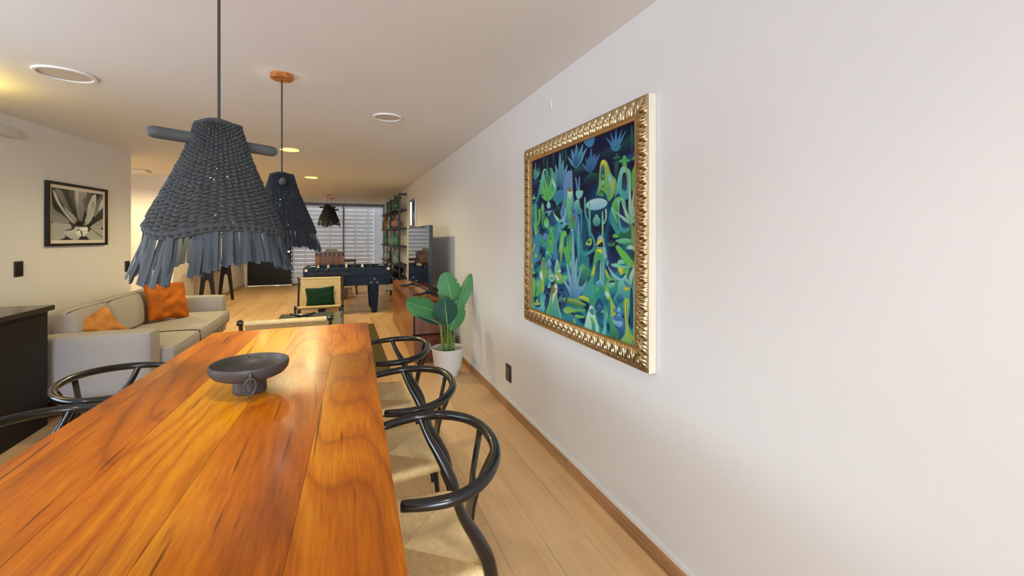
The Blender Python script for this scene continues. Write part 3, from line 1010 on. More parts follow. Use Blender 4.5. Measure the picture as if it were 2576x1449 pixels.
def paint_mesh(name, img, w, h, m):
    """flat panel, one vertex per brush sample; local x to the right, z up, facing -y"""
    hh, ww = img.shape[:2]
    xs, zs = np.linspace(-w / 2, w / 2, ww), np.linspace(h / 2, -h / 2, hh)
    v = np.zeros((hh, ww, 3), np.float32)
    v[..., 0] = xs[None, :]
    v[..., 2] = zs[:, None]
    idx = np.arange(hh * ww).reshape(hh, ww)
    f = np.stack([idx[1:, :-1], idx[1:, 1:], idx[:-1, 1:], idx[:-1, :-1]], -1).reshape(-1, 4)
    me = bpy.data.meshes.new(name)
    me.vertices.add(hh * ww)
    me.vertices.foreach_set('co', v.reshape(-1))
    me.loops.add(f.size)
    me.loops.foreach_set('vertex_index', f.reshape(-1).astype(np.int32))
    me.polygons.add(len(f))
    me.polygons.foreach_set('loop_start', (np.arange(len(f)) * 4).astype(np.int32))
    me.update(calc_edges=True)
    me.validate()
    lin = img / 255.0
    lin = np.where(lin <= 0.04045, lin / 12.92, ((lin + 0.055) / 1.055) ** 2.4)
    ca = me.color_attributes.new('paint', 'FLOAT_COLOR', 'POINT')
    ca.data.foreach_set('color', np.concatenate([lin, np.ones((hh, ww, 1))], -1).astype(np.float32).reshape(-1))
    me.materials.append(m)
    return me

PAL=dict(N=(12,16,45),D=(12,60,98),T=(28,112,128),B=(52,112,170),L=(112,182,205),P=(165,212,215),G=(64,158,88),g=(22,84,66),Y=(214,208,46),y=(150,175,70),M=(112,198,165),K=(9,9,22),W=(196,220,205),b=(30,62,120),V=(98,135,185),O=(110,100,55),F=(90,185,70),S=(45,140,150))
for _k in range(10): PAL[str(_k)]=(14+24*_k,14+24*_k,13+23.5*_k)
def raster(spec,w,h,base):
    img=base.copy(); yy,xx=np.mgrid[0:h,0:w]
    for item in spec.split(';'):
        t=item.split(); c1=np.array(PAL[t[0][0]],float); c2=np.array(PAL[t[0][1]],float); sm=t[0][2]=='1'; soft=float(t[0][3])
        P=np.array(t[1:],float).reshape(-1,2)/999*[w-1,h-1]
        if sm:
            n=len(P); Q=[]
            for i in range(n):
                a,b,c,d=P[i-1],P[i],P[(i+1)%n],P[(i+2)%n]
                for u in (0,.25,.5,.75):
                    Q.append(.5*((2*b)+(c-a)*u+(2*a-5*b+4*c-d)*u*u+(3*b-a-3*c+d)*u**3))
            P=np.array(Q)
        m=2+soft*3
        x0=max(int(P[:,0].min()-m),0);x1=min(int(P[:,0].max()+m)+2,w);y0=max(int(P[:,1].min()-m),0);y1=min(int(P[:,1].max()+m)+2,h)
        if x1<=x0 or y1<=y0: continue
        X=xx[y0:y1,x0:x1].astype(float);Y=yy[y0:y1,x0:x1].astype(float)
        ins=np.zeros(X.shape,bool);dist=np.full(X.shape,1e9)
        for i in range(len(P)):
            ax,ay=P[i-1];bx,by=P[i]
            cond=((ay>Y)!=(by>Y))
            if ay!=by: ins^=cond&(X<(bx-ax)*(Y-ay)/(by-ay)+ax)
            dx,dy=bx-ax,by-ay; l=dx*dx+dy*dy+1e-9
            tt=np.clip(((X-ax)*dx+(Y-ay)*dy)/l,0,1)
            dist=np.minimum(dist,(X-ax-tt*dx)**2+(Y-ay-tt*dy)**2)
        sd=np.sqrt(dist)*np.where(ins,1,-1)
        al=np.clip(.5+sd/(1.0 if soft==1 else soft*3),0,1)[...,None]
        g=np.clip((Y-P[:,1].min())/max(np.ptp(P[:,1]),1),0,1)[...,None]
        # brush modelling: rim slightly lighter, body follows gradient
        k=np.clip(sd/5,0,1)[...,None]
        col=(c1*(1-g)+c2*g); col=col*(.80+.2*k)+ (np.exp(-((sd-3)/2.2)**2)[...,None]*14)
        sub=img[y0:y1,x0:x1]; sub[:]=sub*(1-al)+col*al
    return np.clip(img,0,255)
def painting(spec,w,h):
    yy,xx=np.mgrid[0:h,0:w]; u=xx/w;v=yy/h
    f=np.sin(9*u+4*np.sin(7*v+3*u)+2*np.sin(17*v))*np.sin(13*v-5*u+3*np.sin(11*u-4*v))
    stops=[(10,14,44),(14,58,100),(30,118,135),(46,140,104),(110,190,150)]
    t=np.clip((f+1)/2,0,.999)*4*np.clip((v-.18)*2.2,0.03,1)
    i=np.clip(t.astype(int),0,3);fr=(t-i)[...,None];st=np.array(stops,float)
    base=st[i]*(1-fr)+st[i+1]*fr
    img=raster(spec,w,h,base)
    r=np.random.RandomState(3).rand(h,w)
    s=(r+np.roll(r,1,0)+np.roll(r,2,0)+np.roll(r,3,0))/4-.5
    return np.clip(img*(1+.18*s[...,None]),0,255)

PAINT = '''gN16 741 98 902 76 1000 57 1002 125 903 138 784 129;bD14 826 164 903 152 1002 134 1003 170 925 180;gN13 602 205 660 185 724 199 716 235 612 239;BB11 599 2 688 4 689 24 673 47 639 49 610 29;TD11 951 33 951 128 962 130 960 35;Tg11 971 46 972 84 959 101 966 104 978 86 978 48;gN11 159 8 160 72 181 75 180 12;gN11 277 -9 278 90 298 93 296 -5;gN11 379 11 380 106 398 109 397 15;gN11 415 18 416 112 434 114 432 22;gN14 460 172 515 139 594 134 637 149 574 176;DN13 11 142 113 149 117 184 11 186;BB11 846 104 819 84 798 60 774 28 811 57 835 79 852 103;BB11 845 104 827 76 818 49 809 12 832 49 847 77 853 104;BB11 845 103 839 71 843 41 852 3 858 45 860 76 853 104;BB11 845 102 853 74 869 50 894 20 883 56 872 82 853 105;BB11 845 102 863 76 888 56 924 31 901 63 881 86 852 106;BT11 813 76 849 94 887 92 872 113 845 113 821 101;Bb11 650 185 618 168 596 147 570 116 614 140 643 159 660 181;Bb11 649 183 626 157 618 131 613 96 642 131 659 157 662 183;Bb11 649 182 633 155 632 129 637 95 657 131 666 158 662 184;Bb11 649 182 640 141 647 103 661 54 671 108 673 147 662 184;Bb11 649 181 648 151 661 124 685 90 685 130 680 159 662 185;Bb11 649 181 654 150 673 123 703 91 695 131 686 160 662 185;Bb11 649 181 664 150 692 126 734 97 713 135 694 163 661 185;gN11 843 265 838 190 849 160 865 163 869 195 866 267;gg11 886 145 884 149 874 151 859 152 843 150 831 147 825 143 828 139 839 137 854 137 869 138 881 141;gg11 867 136 866 140 862 143 856 144 851 141 846 137 845 132 846 127 850 124 856 124 862 126 866 131;MT11 56 139 37 128 24 116 10 99 35 115 51 126 61 139;MT11 55 139 39 115 30 92 21 60 43 92 56 116 62 139;MT11 55 139 45 112 42 87 41 53 54 88 62 114 62 139;MT11 55 139 50 100 52 63 58 14 65 65 67 103 62 139;MT11 55 138 58 113 68 90 85 60 80 93 75 117 62 140;MT11 55 138 67 111 87 85 115 53 98 88 84 115 62 140;MT11 55 138 69 117 89 99 119 75 101 102 85 122 62 140;MT11 55 138 73 122 96 108 129 92 106 113 87 127 61 140;LT11 519 138 484 117 464 93 442 59 488 88 518 110 533 135;BB11 518 129 486 103 450 67 492 102;LT11 518 136 493 102 485 69 481 25 514 71 532 104 534 136;BB11 522 125 503 86 486 36 510 87;LT11 518 135 507 93 514 54 530 4 543 59 547 100 534 137;BB11 526 123 524 76 529 17 532 77;LT11 518 134 526 94 551 61 590 19 578 70 564 106 534 138;BB11 533 124 552 82 584 31 559 84;LT11 519 133 538 101 573 76 623 47 598 87 574 116 533 139;BB11 536 127 568 94 614 55 574 97;Bb11 523 129 500 105 484 80 464 46 495 79 515 104 529 129;Bb11 523 129 512 97 508 66 506 24 520 67 528 99 529 129;Bb11 523 128 526 96 535 65 551 25 547 68 541 99 529 130;Bb11 523 128 539 103 561 81 593 53 572 85 554 109 529 130;LD11 356 234 319 202 303 167 292 121 340 166 369 199 376 232;BB11 359 222 329 184 299 132 338 183;LD11 356 233 322 186 312 140 307 77 350 141 375 188 376 233;BB11 360 218 336 164 313 93 345 164;LD11 356 232 337 164 343 98 359 13 381 104 390 171 377 234;BB11 365 211 359 134 360 35 368 135;LD11 356 231 350 178 367 129 399 67 404 136 402 187 376 235;BB11 369 216 377 157 396 83 386 159;LD11 356 231 363 186 393 149 440 102 428 158 413 199 376 235;BB11 374 220 396 172 433 115 405 174;LD11 357 230 380 194 423 168 485 137 454 181 425 212 375 236;BB11 379 223 418 187 474 146 425 190;MS11 91 232 120 167 156 91 185 83 206 99 207 138 172 190 173 239;gb11 201 117 199 129 193 136 184 138 176 134 169 125 167 113 169 101 175 94 184 92 192 96 199 106;bb11 173 239 172 157 203 138 228 164 222 244;GS11 228 164 234 99 254 89 278 103 309 180 325 219 313 252 243 246;gb11 257 119 255 130 251 138 245 140 239 136 234 127 232 115 234 104 238 97 244 95 251 98 255 107;bD11 232 197 242 143 269 140 276 201 243 243;PM11 269 146 322 213 309 237 269 181;GF11 208 27 217 241 228 242 214 28;FG11 215 289 169 246 140 200 109 137 171 198 210 242 231 287;FG11 215 290 171 262 142 231 109 188 170 227 209 256 230 287;FG11 214 288 186 234 176 180 171 108 208 182 229 236 231 288;FG11 214 287 220 230 243 176 281 108 273 182 262 237 231 289;FG11 215 286 236 257 272 235 325 208 298 244 273 270 230 291;FG11 218 291 182 283 158 269 129 247 177 259 209 269 228 285;FG11 216 285 233 267 264 256 309 244 287 267 266 282 230 291;ST11 5 304 60 279 106 204 132 187 99 262 53 317 47 421 14 371;GG11 45 303 42 373 52 491 98 490 81 374 76 305;yG11 98 337 98 405 62 440 87 445 122 407 120 338;MG11 127 345 152 293 178 348;Gg11 134 352 182 355 183 444 218 458 147 457;ML11 253 319 250 330 241 337 229 339 217 336 207 327 204 316 207 306 216 298 229 296 241 300 250 309;MM01 218 289 238 291 236 303 221 302;VV11 192 352 268 351 258 366 199 364;FG01 218 365 248 366 248 384 219 383;FM11 237 429 233 443 221 454 204 457 187 453 174 442 170 427 174 412 186 402 203 398 220 403 233 414;FF01 190 389 217 390 214 408 193 407;GG11 70 258 65 262 53 265 37 265 20 262 7 258 2 252 7 248 19 245 36 245 53 248 65 252;GG11 48 243 47 248 42 252 36 254 30 251 26 247 24 241 26 235 30 231 36 230 42 232 47 237;Db11 224 392 258 384 312 427 305 446 246 451;GG11 302 465 297 470 281 473 260 475 237 473 221 469 215 464 221 459 237 455 259 454 281 456 297 459;GG11 275 452 273 455 267 458 259 459 251 458 246 455 243 452 246 449 251 446 259 446 267 447 273 449;GG11 246 487 293 487 301 569 275 617 199 589 205 526;GF11 271 541 268 553 261 562 251 566 240 563 233 554 230 542 232 530 240 521 250 517 260 520 268 529;KK11 260 525 259 527 256 529 252 529 248 529 245 527 244 526 245 524 248 522 252 522 256 522 259 523;LL01 246 472 270 472 266 487 250 487;VB11 220 513 216 523 205 531 190 534 174 531 162 524 158 514 162 503 173 496 189 493 205 496 216 503;VV01 176 487 202 487 199 499 180 499;BB11 380 289 376 296 360 301 337 303 311 301 291 296 282 288 287 281 304 276 328 274 353 276 372 282;DD11 370 291 366 295 353 298 335 299 316 298 301 295 294 290 298 286 311 283 330 283 349 284 363 287;MM01 315 303 347 305 342 325 320 324;gK11 317 323 349 325 368 360 349 397 305 383;VB11 396 216 431 148 457 140 488 156 495 256 518 351 556 415 561 466 536 506 492 460 435 447 362 385 391 307;MG11 433 280 489 244 490 320 485 390 502 431 446 412 434 358;WM11 438 254 489 253 487 288 456 306;OO11 438 242 458 235 489 256 455 258;Vb11 468 351 490 343 518 379 491 378;OG11 446 442 502 390 524 454;GG11 406 305 427 301 427 318 404 329;BT11 322 242 397 241 397 295 348 316 277 286;GG11 526 460 520 464 505 467 483 468 461 467 445 464 439 459 445 455 461 452 483 451 505 452 520 456;GG11 499 448 497 453 491 457 483 458 475 457 470 453 467 448 469 442 475 438 483 437 491 439 497 443;MM01 472 468 492 468 486 492 472 492;TG11 447 507 470 486 492 489 509 535 493 602 459 595 441 534;GF11 461 513 475 506 474 592 459 586;WM11 278 343 298 373 353 409 340 426 298 392;WM11 425 339 428 381 405 417 374 413 410 387;LS11 356 412 399 409 434 423 429 447 381 468 350 443;DD11 388 437 382 440 374 440 368 439 364 436 364 432 367 428 374 426 381 425 388 427 392 430 392 434;KK11 433 425 432 427 429 429 426 430 422 429 420 427 419 425 419 422 422 421 426 420 429 421 432 422;SB11 337 424 375 453 351 490 339 527 327 577 334 639 282 649 287 569 313 490;ML11 350 446 372 480 357 485;LB11 517 190 528 243 534 272 553 273 542 243 527 190;LB11 552 194 543 269 559 271 560 195;ML11 525 262 588 268 583 293 552 311 528 294;MT11 533 309 555 316 565 353 584 371 581 393 534 386 504 332;ST11 566 396 568 460 552 510 572 512 586 461 581 396;LT11 542 466 535 645 566 643 555 466;BS11 493 407 497 518 503 648 517 647 509 518 503 408;DD11 592 441 588 572 618 571 612 441;FG11 334 658 340 614 357 536 375 486 403 478 429 486 447 548 468 624 466 651;bD11 406 519 430 513 430 564 407 571;My11 352 598 382 520 406 495 383 581 371 643;gb11 327 646 361 597 359 659;Db11 384 657 392 605 407 610 420 654;My11 33 421 43 464 56 506 79 504 60 463 44 421;TS11 122 436 108 463 87 490 102 492 119 464 129 437;BS11 75 494 129 494 144 517 95 542 56 529;BS11 48 526 95 546 115 603 74 670 10 685 17 597;Yy11 43 586 34 602 24 613 17 617 13 613 15 601 21 585 29 569 39 558 46 554 50 559 48 571;SS11 240 564 234 570 216 574 190 576 164 576 145 573 138 568 145 563 164 558 190 556 215 557 234 560;SS11 208 552 206 558 199 563 190 566 181 564 174 559 171 553 174 546 181 541 190 539 199 541 206 545;MS11 192 602 234 607 275 649 213 621 200 655;yy11 91 638 87 642 77 646 62 648 47 648 36 646 32 642 36 637 47 634 62 632 77 632 87 634;yy11 72 627 71 634 67 638 62 640 56 639 52 635 51 628 52 622 56 617 61 615 67 617 71 621;TB11 119 623 141 612 127 660 51 682 66 671;yG11 703 308 721 252 731 167 759 136 789 154 818 213 854 252 843 310 799 344 778 309 743 286;Yy11 731 167 742 141 761 136 782 153 791 184 776 177 755 158;bg11 742 177 755 161 766 181 768 232 756 272 740 239;BD11 763 188 761 199 757 207 752 209 746 205 742 196 740 184 742 173 746 165 751 163 757 167 761 176;GG11 766 216 765 221 761 225 755 225 750 223 746 219 744 213 745 208 750 205 755 205 761 207 765 211;GM11 770 249 765 256 758 260 749 260 741 257 737 250 737 242 741 235 749 231 758 231 765 235 770 241;gG11 719 307 739 280 765 313;ML11 791 222 802 209 826 239 850 254 819 293 806 272;yy11 814 248 842 261 827 319 815 325;VL11 806 277 823 291 815 313;GG11 947 173 943 177 929 179 910 178 889 174 874 169 868 164 873 160 887 158 907 159 927 163 941 168;GG11 922 158 921 164 915 168 908 168 901 165 896 160 894 153 896 147 901 144 908 143 915 146 921 152;FG01 894 173 923 178 925 197 896 193;MS11 851 281 881 200 910 193 929 205 950 227 954 301 926 346 886 333 866 312 843 330;Nb11 891 286 896 233 911 221 922 239 922 298 904 304;yF11 918 196 932 222 929 290 924 251;GG11 1012 171 1009 175 1000 177 985 178 970 177 958 173 952 169 955 165 965 162 980 161 995 163 1007 166;GG11 993 159 992 166 988 170 983 171 977 168 973 162 971 155 973 149 977 144 982 144 988 147 992 152;FG11 984 177 1003 178 1004 329 954 306 954 232 967 206;MG11 999 220 998 231 994 239 988 241 982 237 978 228 976 217 978 205 982 198 988 196 994 200 998 208;Fg11 819 368 839 337 874 327 904 344 927 397 952 463 977 486 949 521 868 518 845 487 804 437;MS11 855 350 867 339 893 334 912 349 918 378 901 363 886 348 875 405 883 439 913 468 942 473 935 491 902 496 868 472 867 366;TS11 800 422 819 368 836 403 852 453 883 492 860 502 829 472;MM11 816 383 828 368 852 423 860 453 836 418;Nb11 876 371 888 350 927 440 942 463 902 475 879 439;DK11 623 373 699 382 795 361 791 427 762 498 727 488 668 483 653 434 614 406;PL11 790 347 783 362 755 373 714 379 669 377 632 367 614 352 623 336 654 324 697 320 742 323 775 333;MT11 601 312 604 395 625 434 640 505 659 504 642 433 619 394 614 313;MS11 640 341 640 417 640 504 660 504 656 418 653 342;MT11 737 436 733 449 722 458 706 461 690 458 678 448 673 434 678 421 689 412 705 409 721 413 733 423;MM01 693 400 718 401 715 417 696 416;MM11 746 397 747 498 760 498 758 398;WM11 772 380 773 421 752 450 764 453 785 422 783 381;WM11 944 458 908 443 878 422 838 391 888 414 923 432 950 454;WM11 943 457 919 427 904 395 888 350 919 392 940 423 951 455;WM11 943 456 934 388 935 320 940 230 950 321 955 389 951 456;WM11 943 456 944 406 954 357 972 294 969 359 965 408 951 457;WM11 943 456 954 414 974 374 1004 324 989 378 974 418 951 457;WM11 944 454 958 440 978 430 1006 419 988 437 972 450 950 458;yy11 953 463 953 544 963 544 962 463;LL11 964 475 965 544 976 544 972 475;gG11 977 464 1002 441 1001 522 987 532;GF11 872 509 869 514 861 518 849 519 837 518 828 515 825 510 828 504 837 500 849 499 860 500 869 504;GG01 839 496 858 496 856 502 842 502;MG11 845 531 899 520 949 524 949 540 891 547;Gg11 846 546 842 553 832 558 817 561 803 560 792 555 788 548 791 541 802 535 817 533 832 534 842 539;Nb11 843 536 839 541 830 544 817 546 804 545 794 542 791 538 794 533 804 530 817 528 830 529 839 532;FF11 847 561 869 552 899 573 943 601 964 625 964 648 929 641 884 607;Dg11 921 569 964 569 991 586 988 611 950 612;WM11 921 567 942 549 977 560 988 584 960 572;Nb11 829 569 869 591 884 619 877 656 823 686 797 625;SS11 642 490 677 537 668 575 598 600 614 614 688 582 697 534 658 486;Fy11 611 552 649 518 668 531 659 558;NN11 649 541 646 544 642 546 638 546 635 545 634 542 635 538 638 535 642 533 646 533 650 534 651 537;LM11 701 564 714 519 734 506 758 513 772 564 785 626 693 633;YY11 701 559 732 520 751 526 750 537;NN01 699 564 750 537 759 549 754 565;FG11 694 578 746 575 760 641 765 718 748 761 681 802 593 816 656 717 688 642;YY11 708 577 746 575 750 598 729 618;LL11 750 567 776 566 783 627 766 615;GS11 692 595 755 607 764 698 748 736 694 764 699 801 638 821 578 820 628 763 661 713;Yy11 658 710 686 657 693 674 687 710;DT11 693 690 715 633 742 644 734 728 685 755;PL11 734 645 730 728 743 727 741 644;PL11 759 643 753 730 764 729 765 642;LT11 694 746 730 727 763 734 767 767 752 776 712 764;YG11 773 667 806 701 839 720 823 727 782 712;PL11 787 650 798 657 843 690 889 704 922 674 929 692 904 714 870 716 827 701;TL11 766 624 797 622 798 647 785 651;MM11 949 648 940 654 915 658 882 659 848 657 823 652 815 646 826 640 853 636 888 635 920 638 942 643;MM11 909 629 906 637 897 643 885 646 872 645 863 640 860 633 863 626 872 620 884 617 897 618 905 622;TT11 925 643 921 645 913 646 902 646 891 645 884 643 881 641 885 639 894 638 905 638 915 639 923 641;Yy11 862 658 904 660 904 678 885 690;GF11 900 662 943 651 926 690 907 678;MT11 870 718 904 711 929 699 958 739 945 781 908 796 856 825 828 810 855 769;BB11 906 721 915 715 951 738 923 737;Yy11 904 742 948 741 916 760;BD11 903 795 900 805 891 814 879 819 868 818 859 812 855 803 859 792 867 784 879 779 891 780 899 786;DN11 845 725 842 729 835 733 824 736 813 736 805 734 802 731 805 726 813 722 824 720 835 719 842 721;PM11 807 734 843 729 827 743;WM11 935 693 964 646 971 623 988 616 998 623 999 684 965 690 955 728;LM11 963 690 963 787 964 925 968 1016 995 1007 990 918 988 782 987 687;GG11 984 688 985 919 985 1031 1002 1025 1000 916 997 686;DD11 945 757 946 906 963 902 961 755;Db11 761 852 756 868 744 881 727 889 710 888 696 880 691 865 696 849 709 836 726 829 744 830 756 839;DD01 712 822 740 818 737 836 716 840;Bb11 744 859 742 868 736 875 727 878 718 878 711 874 709 866 711 858 718 851 727 847 735 848 742 852;DT11 700 896 749 886 762 898 758 950 727 932;Yy11 910 803 913 914 937 958 970 973 985 960 955 947 935 908 932 799;TM11 920 808 921 912 928 910 925 807;Fy11 773 743 795 760 824 811 848 843 848 880 816 887 808 839 770 795;MW11 767 787 791 771 807 794 791 806;TT11 795 823 792 902 808 899 808 821;SM11 762 878 779 874 784 944 776 987 697 1041 669 1044 750 978;BB11 908 858 900 864 885 869 866 871 847 869 836 865 833 858 842 852 858 847 877 846 895 847 906 852;BB11 885 838 883 847 878 854 871 858 864 857 859 852 857 844 859 835 864 828 871 824 878 825 883 830;LL11 884 848 883 855 878 860 871 863 865 863 860 859 858 854 860 847 865 842 871 839 878 839 883 843;LL11 888 879 886 885 881 891 873 895 864 895 858 891 856 886 858 879 864 873 872 870 880 870 886 873;BD11 833 893 856 881 906 887 906 972 857 995 821 935;LV11 821 901 856 905 891 900 895 918 880 931 833 925;Gg11 812 893 841 931 872 962 857 1019 809 998;GF11 861 1008 858 1017 848 1025 834 1031 820 1033 809 1031 805 1024 809 1016 820 1007 834 1001 847 1000 858 1002;GG01 822 1000 845 994 842 1004 825 1008;WM11 595 1003 634 898 658 865 681 878 705 931 728 970 706 1026 611 1032;TS11 644 896 672 880 686 904 668 913;FG11 654 924 691 945 692 974 668 956;ST11 668 950 692 977 697 1007 673 992;yG11 857 1019 903 964 932 933 967 992 968 1029 888 1030;PB11 495 855 446 827 412 791 372 739 439 780 482 812 509 849;LL11 489 841 442 804 386 751 449 801;PB11 494 854 461 799 445 738 431 655 474 732 501 790 509 850;LL11 495 833 467 765 439 675 475 764;PB11 494 853 479 738 481 619 492 461 510 617 518 733 510 851;LL11 501 813 494 677 493 500 501 676;PB11 494 853 491 784 506 714 532 621 534 712 530 780 510 851;LL11 505 829 512 748 529 644 519 747;PB11 494 852 512 791 545 730 594 653 571 731 549 791 509 852;LL11 511 831 541 761 585 673 548 761;PB11 495 851 529 806 575 765 639 715 598 770 561 812 508 853;LL11 516 838 563 788 626 728 569 789;LB11 507 851 523 811 570 785 630 730 611 776 566 827 518 852;Db11 329 790 403 781 462 844 380 851;YG11 539 846 581 825 641 832 644 855 591 851;yg11 380 866 496 856 602 863 612 878 524 894 405 889;Gy11 393 934 440 907 529 907 602 893 607 906 530 922 429 951;FG11 464 944 524 937 602 932 592 945 519 958;NN11 523 939 518 942 507 944 494 945 481 945 473 943 471 940 476 937 487 935 501 934 513 935 521 937;BT11 542 970 536 984 520 998 498 1006 475 1008 458 1002 452 991 458 976 475 963 497 954 520 953 536 959;BB01 479 950 515 943 511 959 484 965;FG11 523 973 524 982 521 989 515 994 507 994 499 990 495 982 494 974 497 966 503 962 511 962 518 966;GD11 549 762 594 665 642 674 643 717 580 775;TT11 579 638 599 617 642 620 642 674 619 665;yS11 190 996 231 913 264 824 307 792 333 809 330 865 356 938 382 997 273 995;OO11 258 857 264 818 294 800 298 839 272 881;WW11 297 804 329 800 330 846 304 838;OO01 297 823 330 820 307 834;MM11 319 873 351 955 370 1000 382 996 362 952 328 871;FG11 197 991 225 940 253 990;WM11 278 861 317 848 285 904 266 927;SM11 119 872 152 860 196 887 175 943 132 964;yy11 122 942 117 949 101 956 80 962 58 964 42 963 35 958 41 951 58 944 79 938 101 936 117 938;yy11 95 931 93 939 87 946 80 949 72 949 66 944 64 936 66 928 71 921 79 918 87 919 93 923;LS11 31 993 168 951 190 953 154 997;Db11 182 905 217 893 211 936 183 958;Gy11 117 764 135 667 153 643 186 650 222 739 180 783 174 854 123 864;OV11 151 669 178 654 183 720 158 712;WW11 110 761 139 727 159 792;yG11 180 770 201 715 208 760;yG11 20 788 52 802 61 853 46 911 10 909;FG11 54 909 92 842 129 809 141 848 108 887;FF11 59 749 55 754 45 758 32 761 18 761 8 759 4 755 8 750 18 745 32 743 45 743 55 745;FF11 41 740 40 743 36 746 32 748 27 747 23 745 22 742 23 738 26 735 31 734 36 734 40 736;DD11 80 709 77 718 68 725 55 729 42 727 33 722 29 713 33 704 42 697 55 694 67 695 77 701;LB11 266 680 262 693 250 703 234 707 217 706 205 698 200 686 205 673 217 663 233 658 250 660 262 668;LL01 220 652 246 650 243 665 224 666;ML11 224 710 232 758 247 756 240 708;ML11 248 707 250 756 263 754 261 706;WM11 299 763 294 774 283 783 267 788 251 787 239 780 234 770 239 759 250 750 267 745 283 746 294 753;SS11 285 763 283 768 276 773 267 775 257 775 251 772 248 767 250 762 257 757 267 755 276 755 283 758;SL11 223 791 257 790 257 822 216 831;Db11 314 698 311 714 303 725 291 731 279 728 270 718 267 703 270 687 278 675 290 670 302 673 311 683;MG11 296 728 324 650 353 670 369 706 366 727 309 730;WW11 296 725 324 650 337 656;WM11 303 726 365 700 366 724;yG11 290 742 366 727 403 775 329 790;WW11 303 734 354 759 335 774;DD11 240 859 235 865 223 871 206 875 189 876 177 874 172 869 177 862 189 856 206 852 223 851 235 853;DD11 218 846 217 853 212 858 206 861 200 860 196 856 194 850 195 843 200 837 206 835 212 836 216 840;BD11 401 834 392 843 379 849 365 851 354 848 350 841 352 832 361 824 375 817 388 815 399 818 403 825;NN11 399 824 394 828 384 831 373 832 363 831 358 827 357 823 363 819 373 816 384 816 393 817 399 820;BT11 340 879 380 848 380 875 356 901;BD11 418 821 420 890 431 888 427 820;BD11 440 835 435 863 424 879 433 879 444 862 448 835;BD11 375 879 378 952 390 950 385 877'''
AGAVE = '''3412 0 164 41 395 190 505 326 621 1 495;4412 1 495 190 565 326 631 267 684 2 661;4313 59 19 189 41 326 291 386 432 247 380 105 172;3213 285 18 406 12 437 365 386 369 325 229;2112 189 31 286 28 386 369 366 412 286 295;6511 22 44 68 87 170 325 326 539 490 700 407 691 247 522 105 311 41 159;5411 199 333 326 436 427 534 490 689 366 599 267 460;5311 406 2 640 -8 640 144 596 418 543 635 479 616 437 365;6511 416 11 489 12 484 277 447 291;3311 574 183 651 110 651 328 618 438;3211 651 2 752 11 741 166 662 327;6511 775 41 845 32 845 245 798 472 685 664 575 688 640 502 662 305 729 135;4511 752 254 798 183 787 339;3411 868 142 999 2 999 255 810 516 822 337;6611 940 169 999 94 999 278 892 377;4511 752 695 904 579 999 518 999 713 869 782 718 750;2112 798 550 999 324 999 507 845 581;5511 2 680 190 676 326 683 366 765 210 826 239 907 210 967 3 999;2112 326 641 407 702 366 765 346 703;6511 200 826 367 796 448 701 511 763 428 827 532 901 469 995 367 992 239 907;7711 479 732 651 719 663 816 532 806;7611 417 827 532 806 554 912 469 932;7611 554 806 696 838 597 934 554 891;3311 527 806 564 848 554 902 527 869;5511 685 838 752 772 999 782 999 999 685 990 619 913;4411 775 783 999 930 999 965 799 827;0111 619 913 696 991 641 995;0013 469 616 553 635 618 633 575 698 685 707 532 726 407 702'''

# cactus painting in its carved gold frame
PY0, PY1, PZ0, PZ1 = 1.462, 2.772, 0.785, 1.968
pic = thing('cactus_painting', 'blue and green cactus painting in carved gold frame on right wall', 'painting')
pic.matrix_world = Matrix.Translation((WALL - 0.001, (PY0 + PY1) / 2, (PZ0 + PZ1) / 2)) @ R(-PI / 2, 'Z')
PWd, PHt = PY1 - PY0, PZ1 - PZ0
FW = 0.088
place('canvas', paint_mesh('canvas', 255 * (painting(PAINT, 400, 550) / 255) ** 0.86, PWd - 2 * FW + 0.01, PHt - 2 * FW + 0.01, m_canvas), pic, T(0, -0.022, 0))
MB().box(-PWd / 2 + 0.03, PWd / 2 - 0.03, -0.016, -0.001, -PHt / 2 + 0.03, PHt / 2 - 0.03).build('backing', m_frameb, pic)
sd = MB()
for s in (-1, 1):
    sd.box(s * PWd / 2 - 0.006 * (s > 0), s * PWd / 2 + 0.006 * (s < 0), -0.036, 0, -PHt / 2, PHt / 2)
    sd.box(-PWd / 2 + 0.006, PWd / 2 - 0.006, -0.036, 0, s * PHt / 2 - 0.006 * (s > 0), s * PHt / 2 + 0.006 * (s < 0))
sd.build('frame_edge', m_creamw, pic)

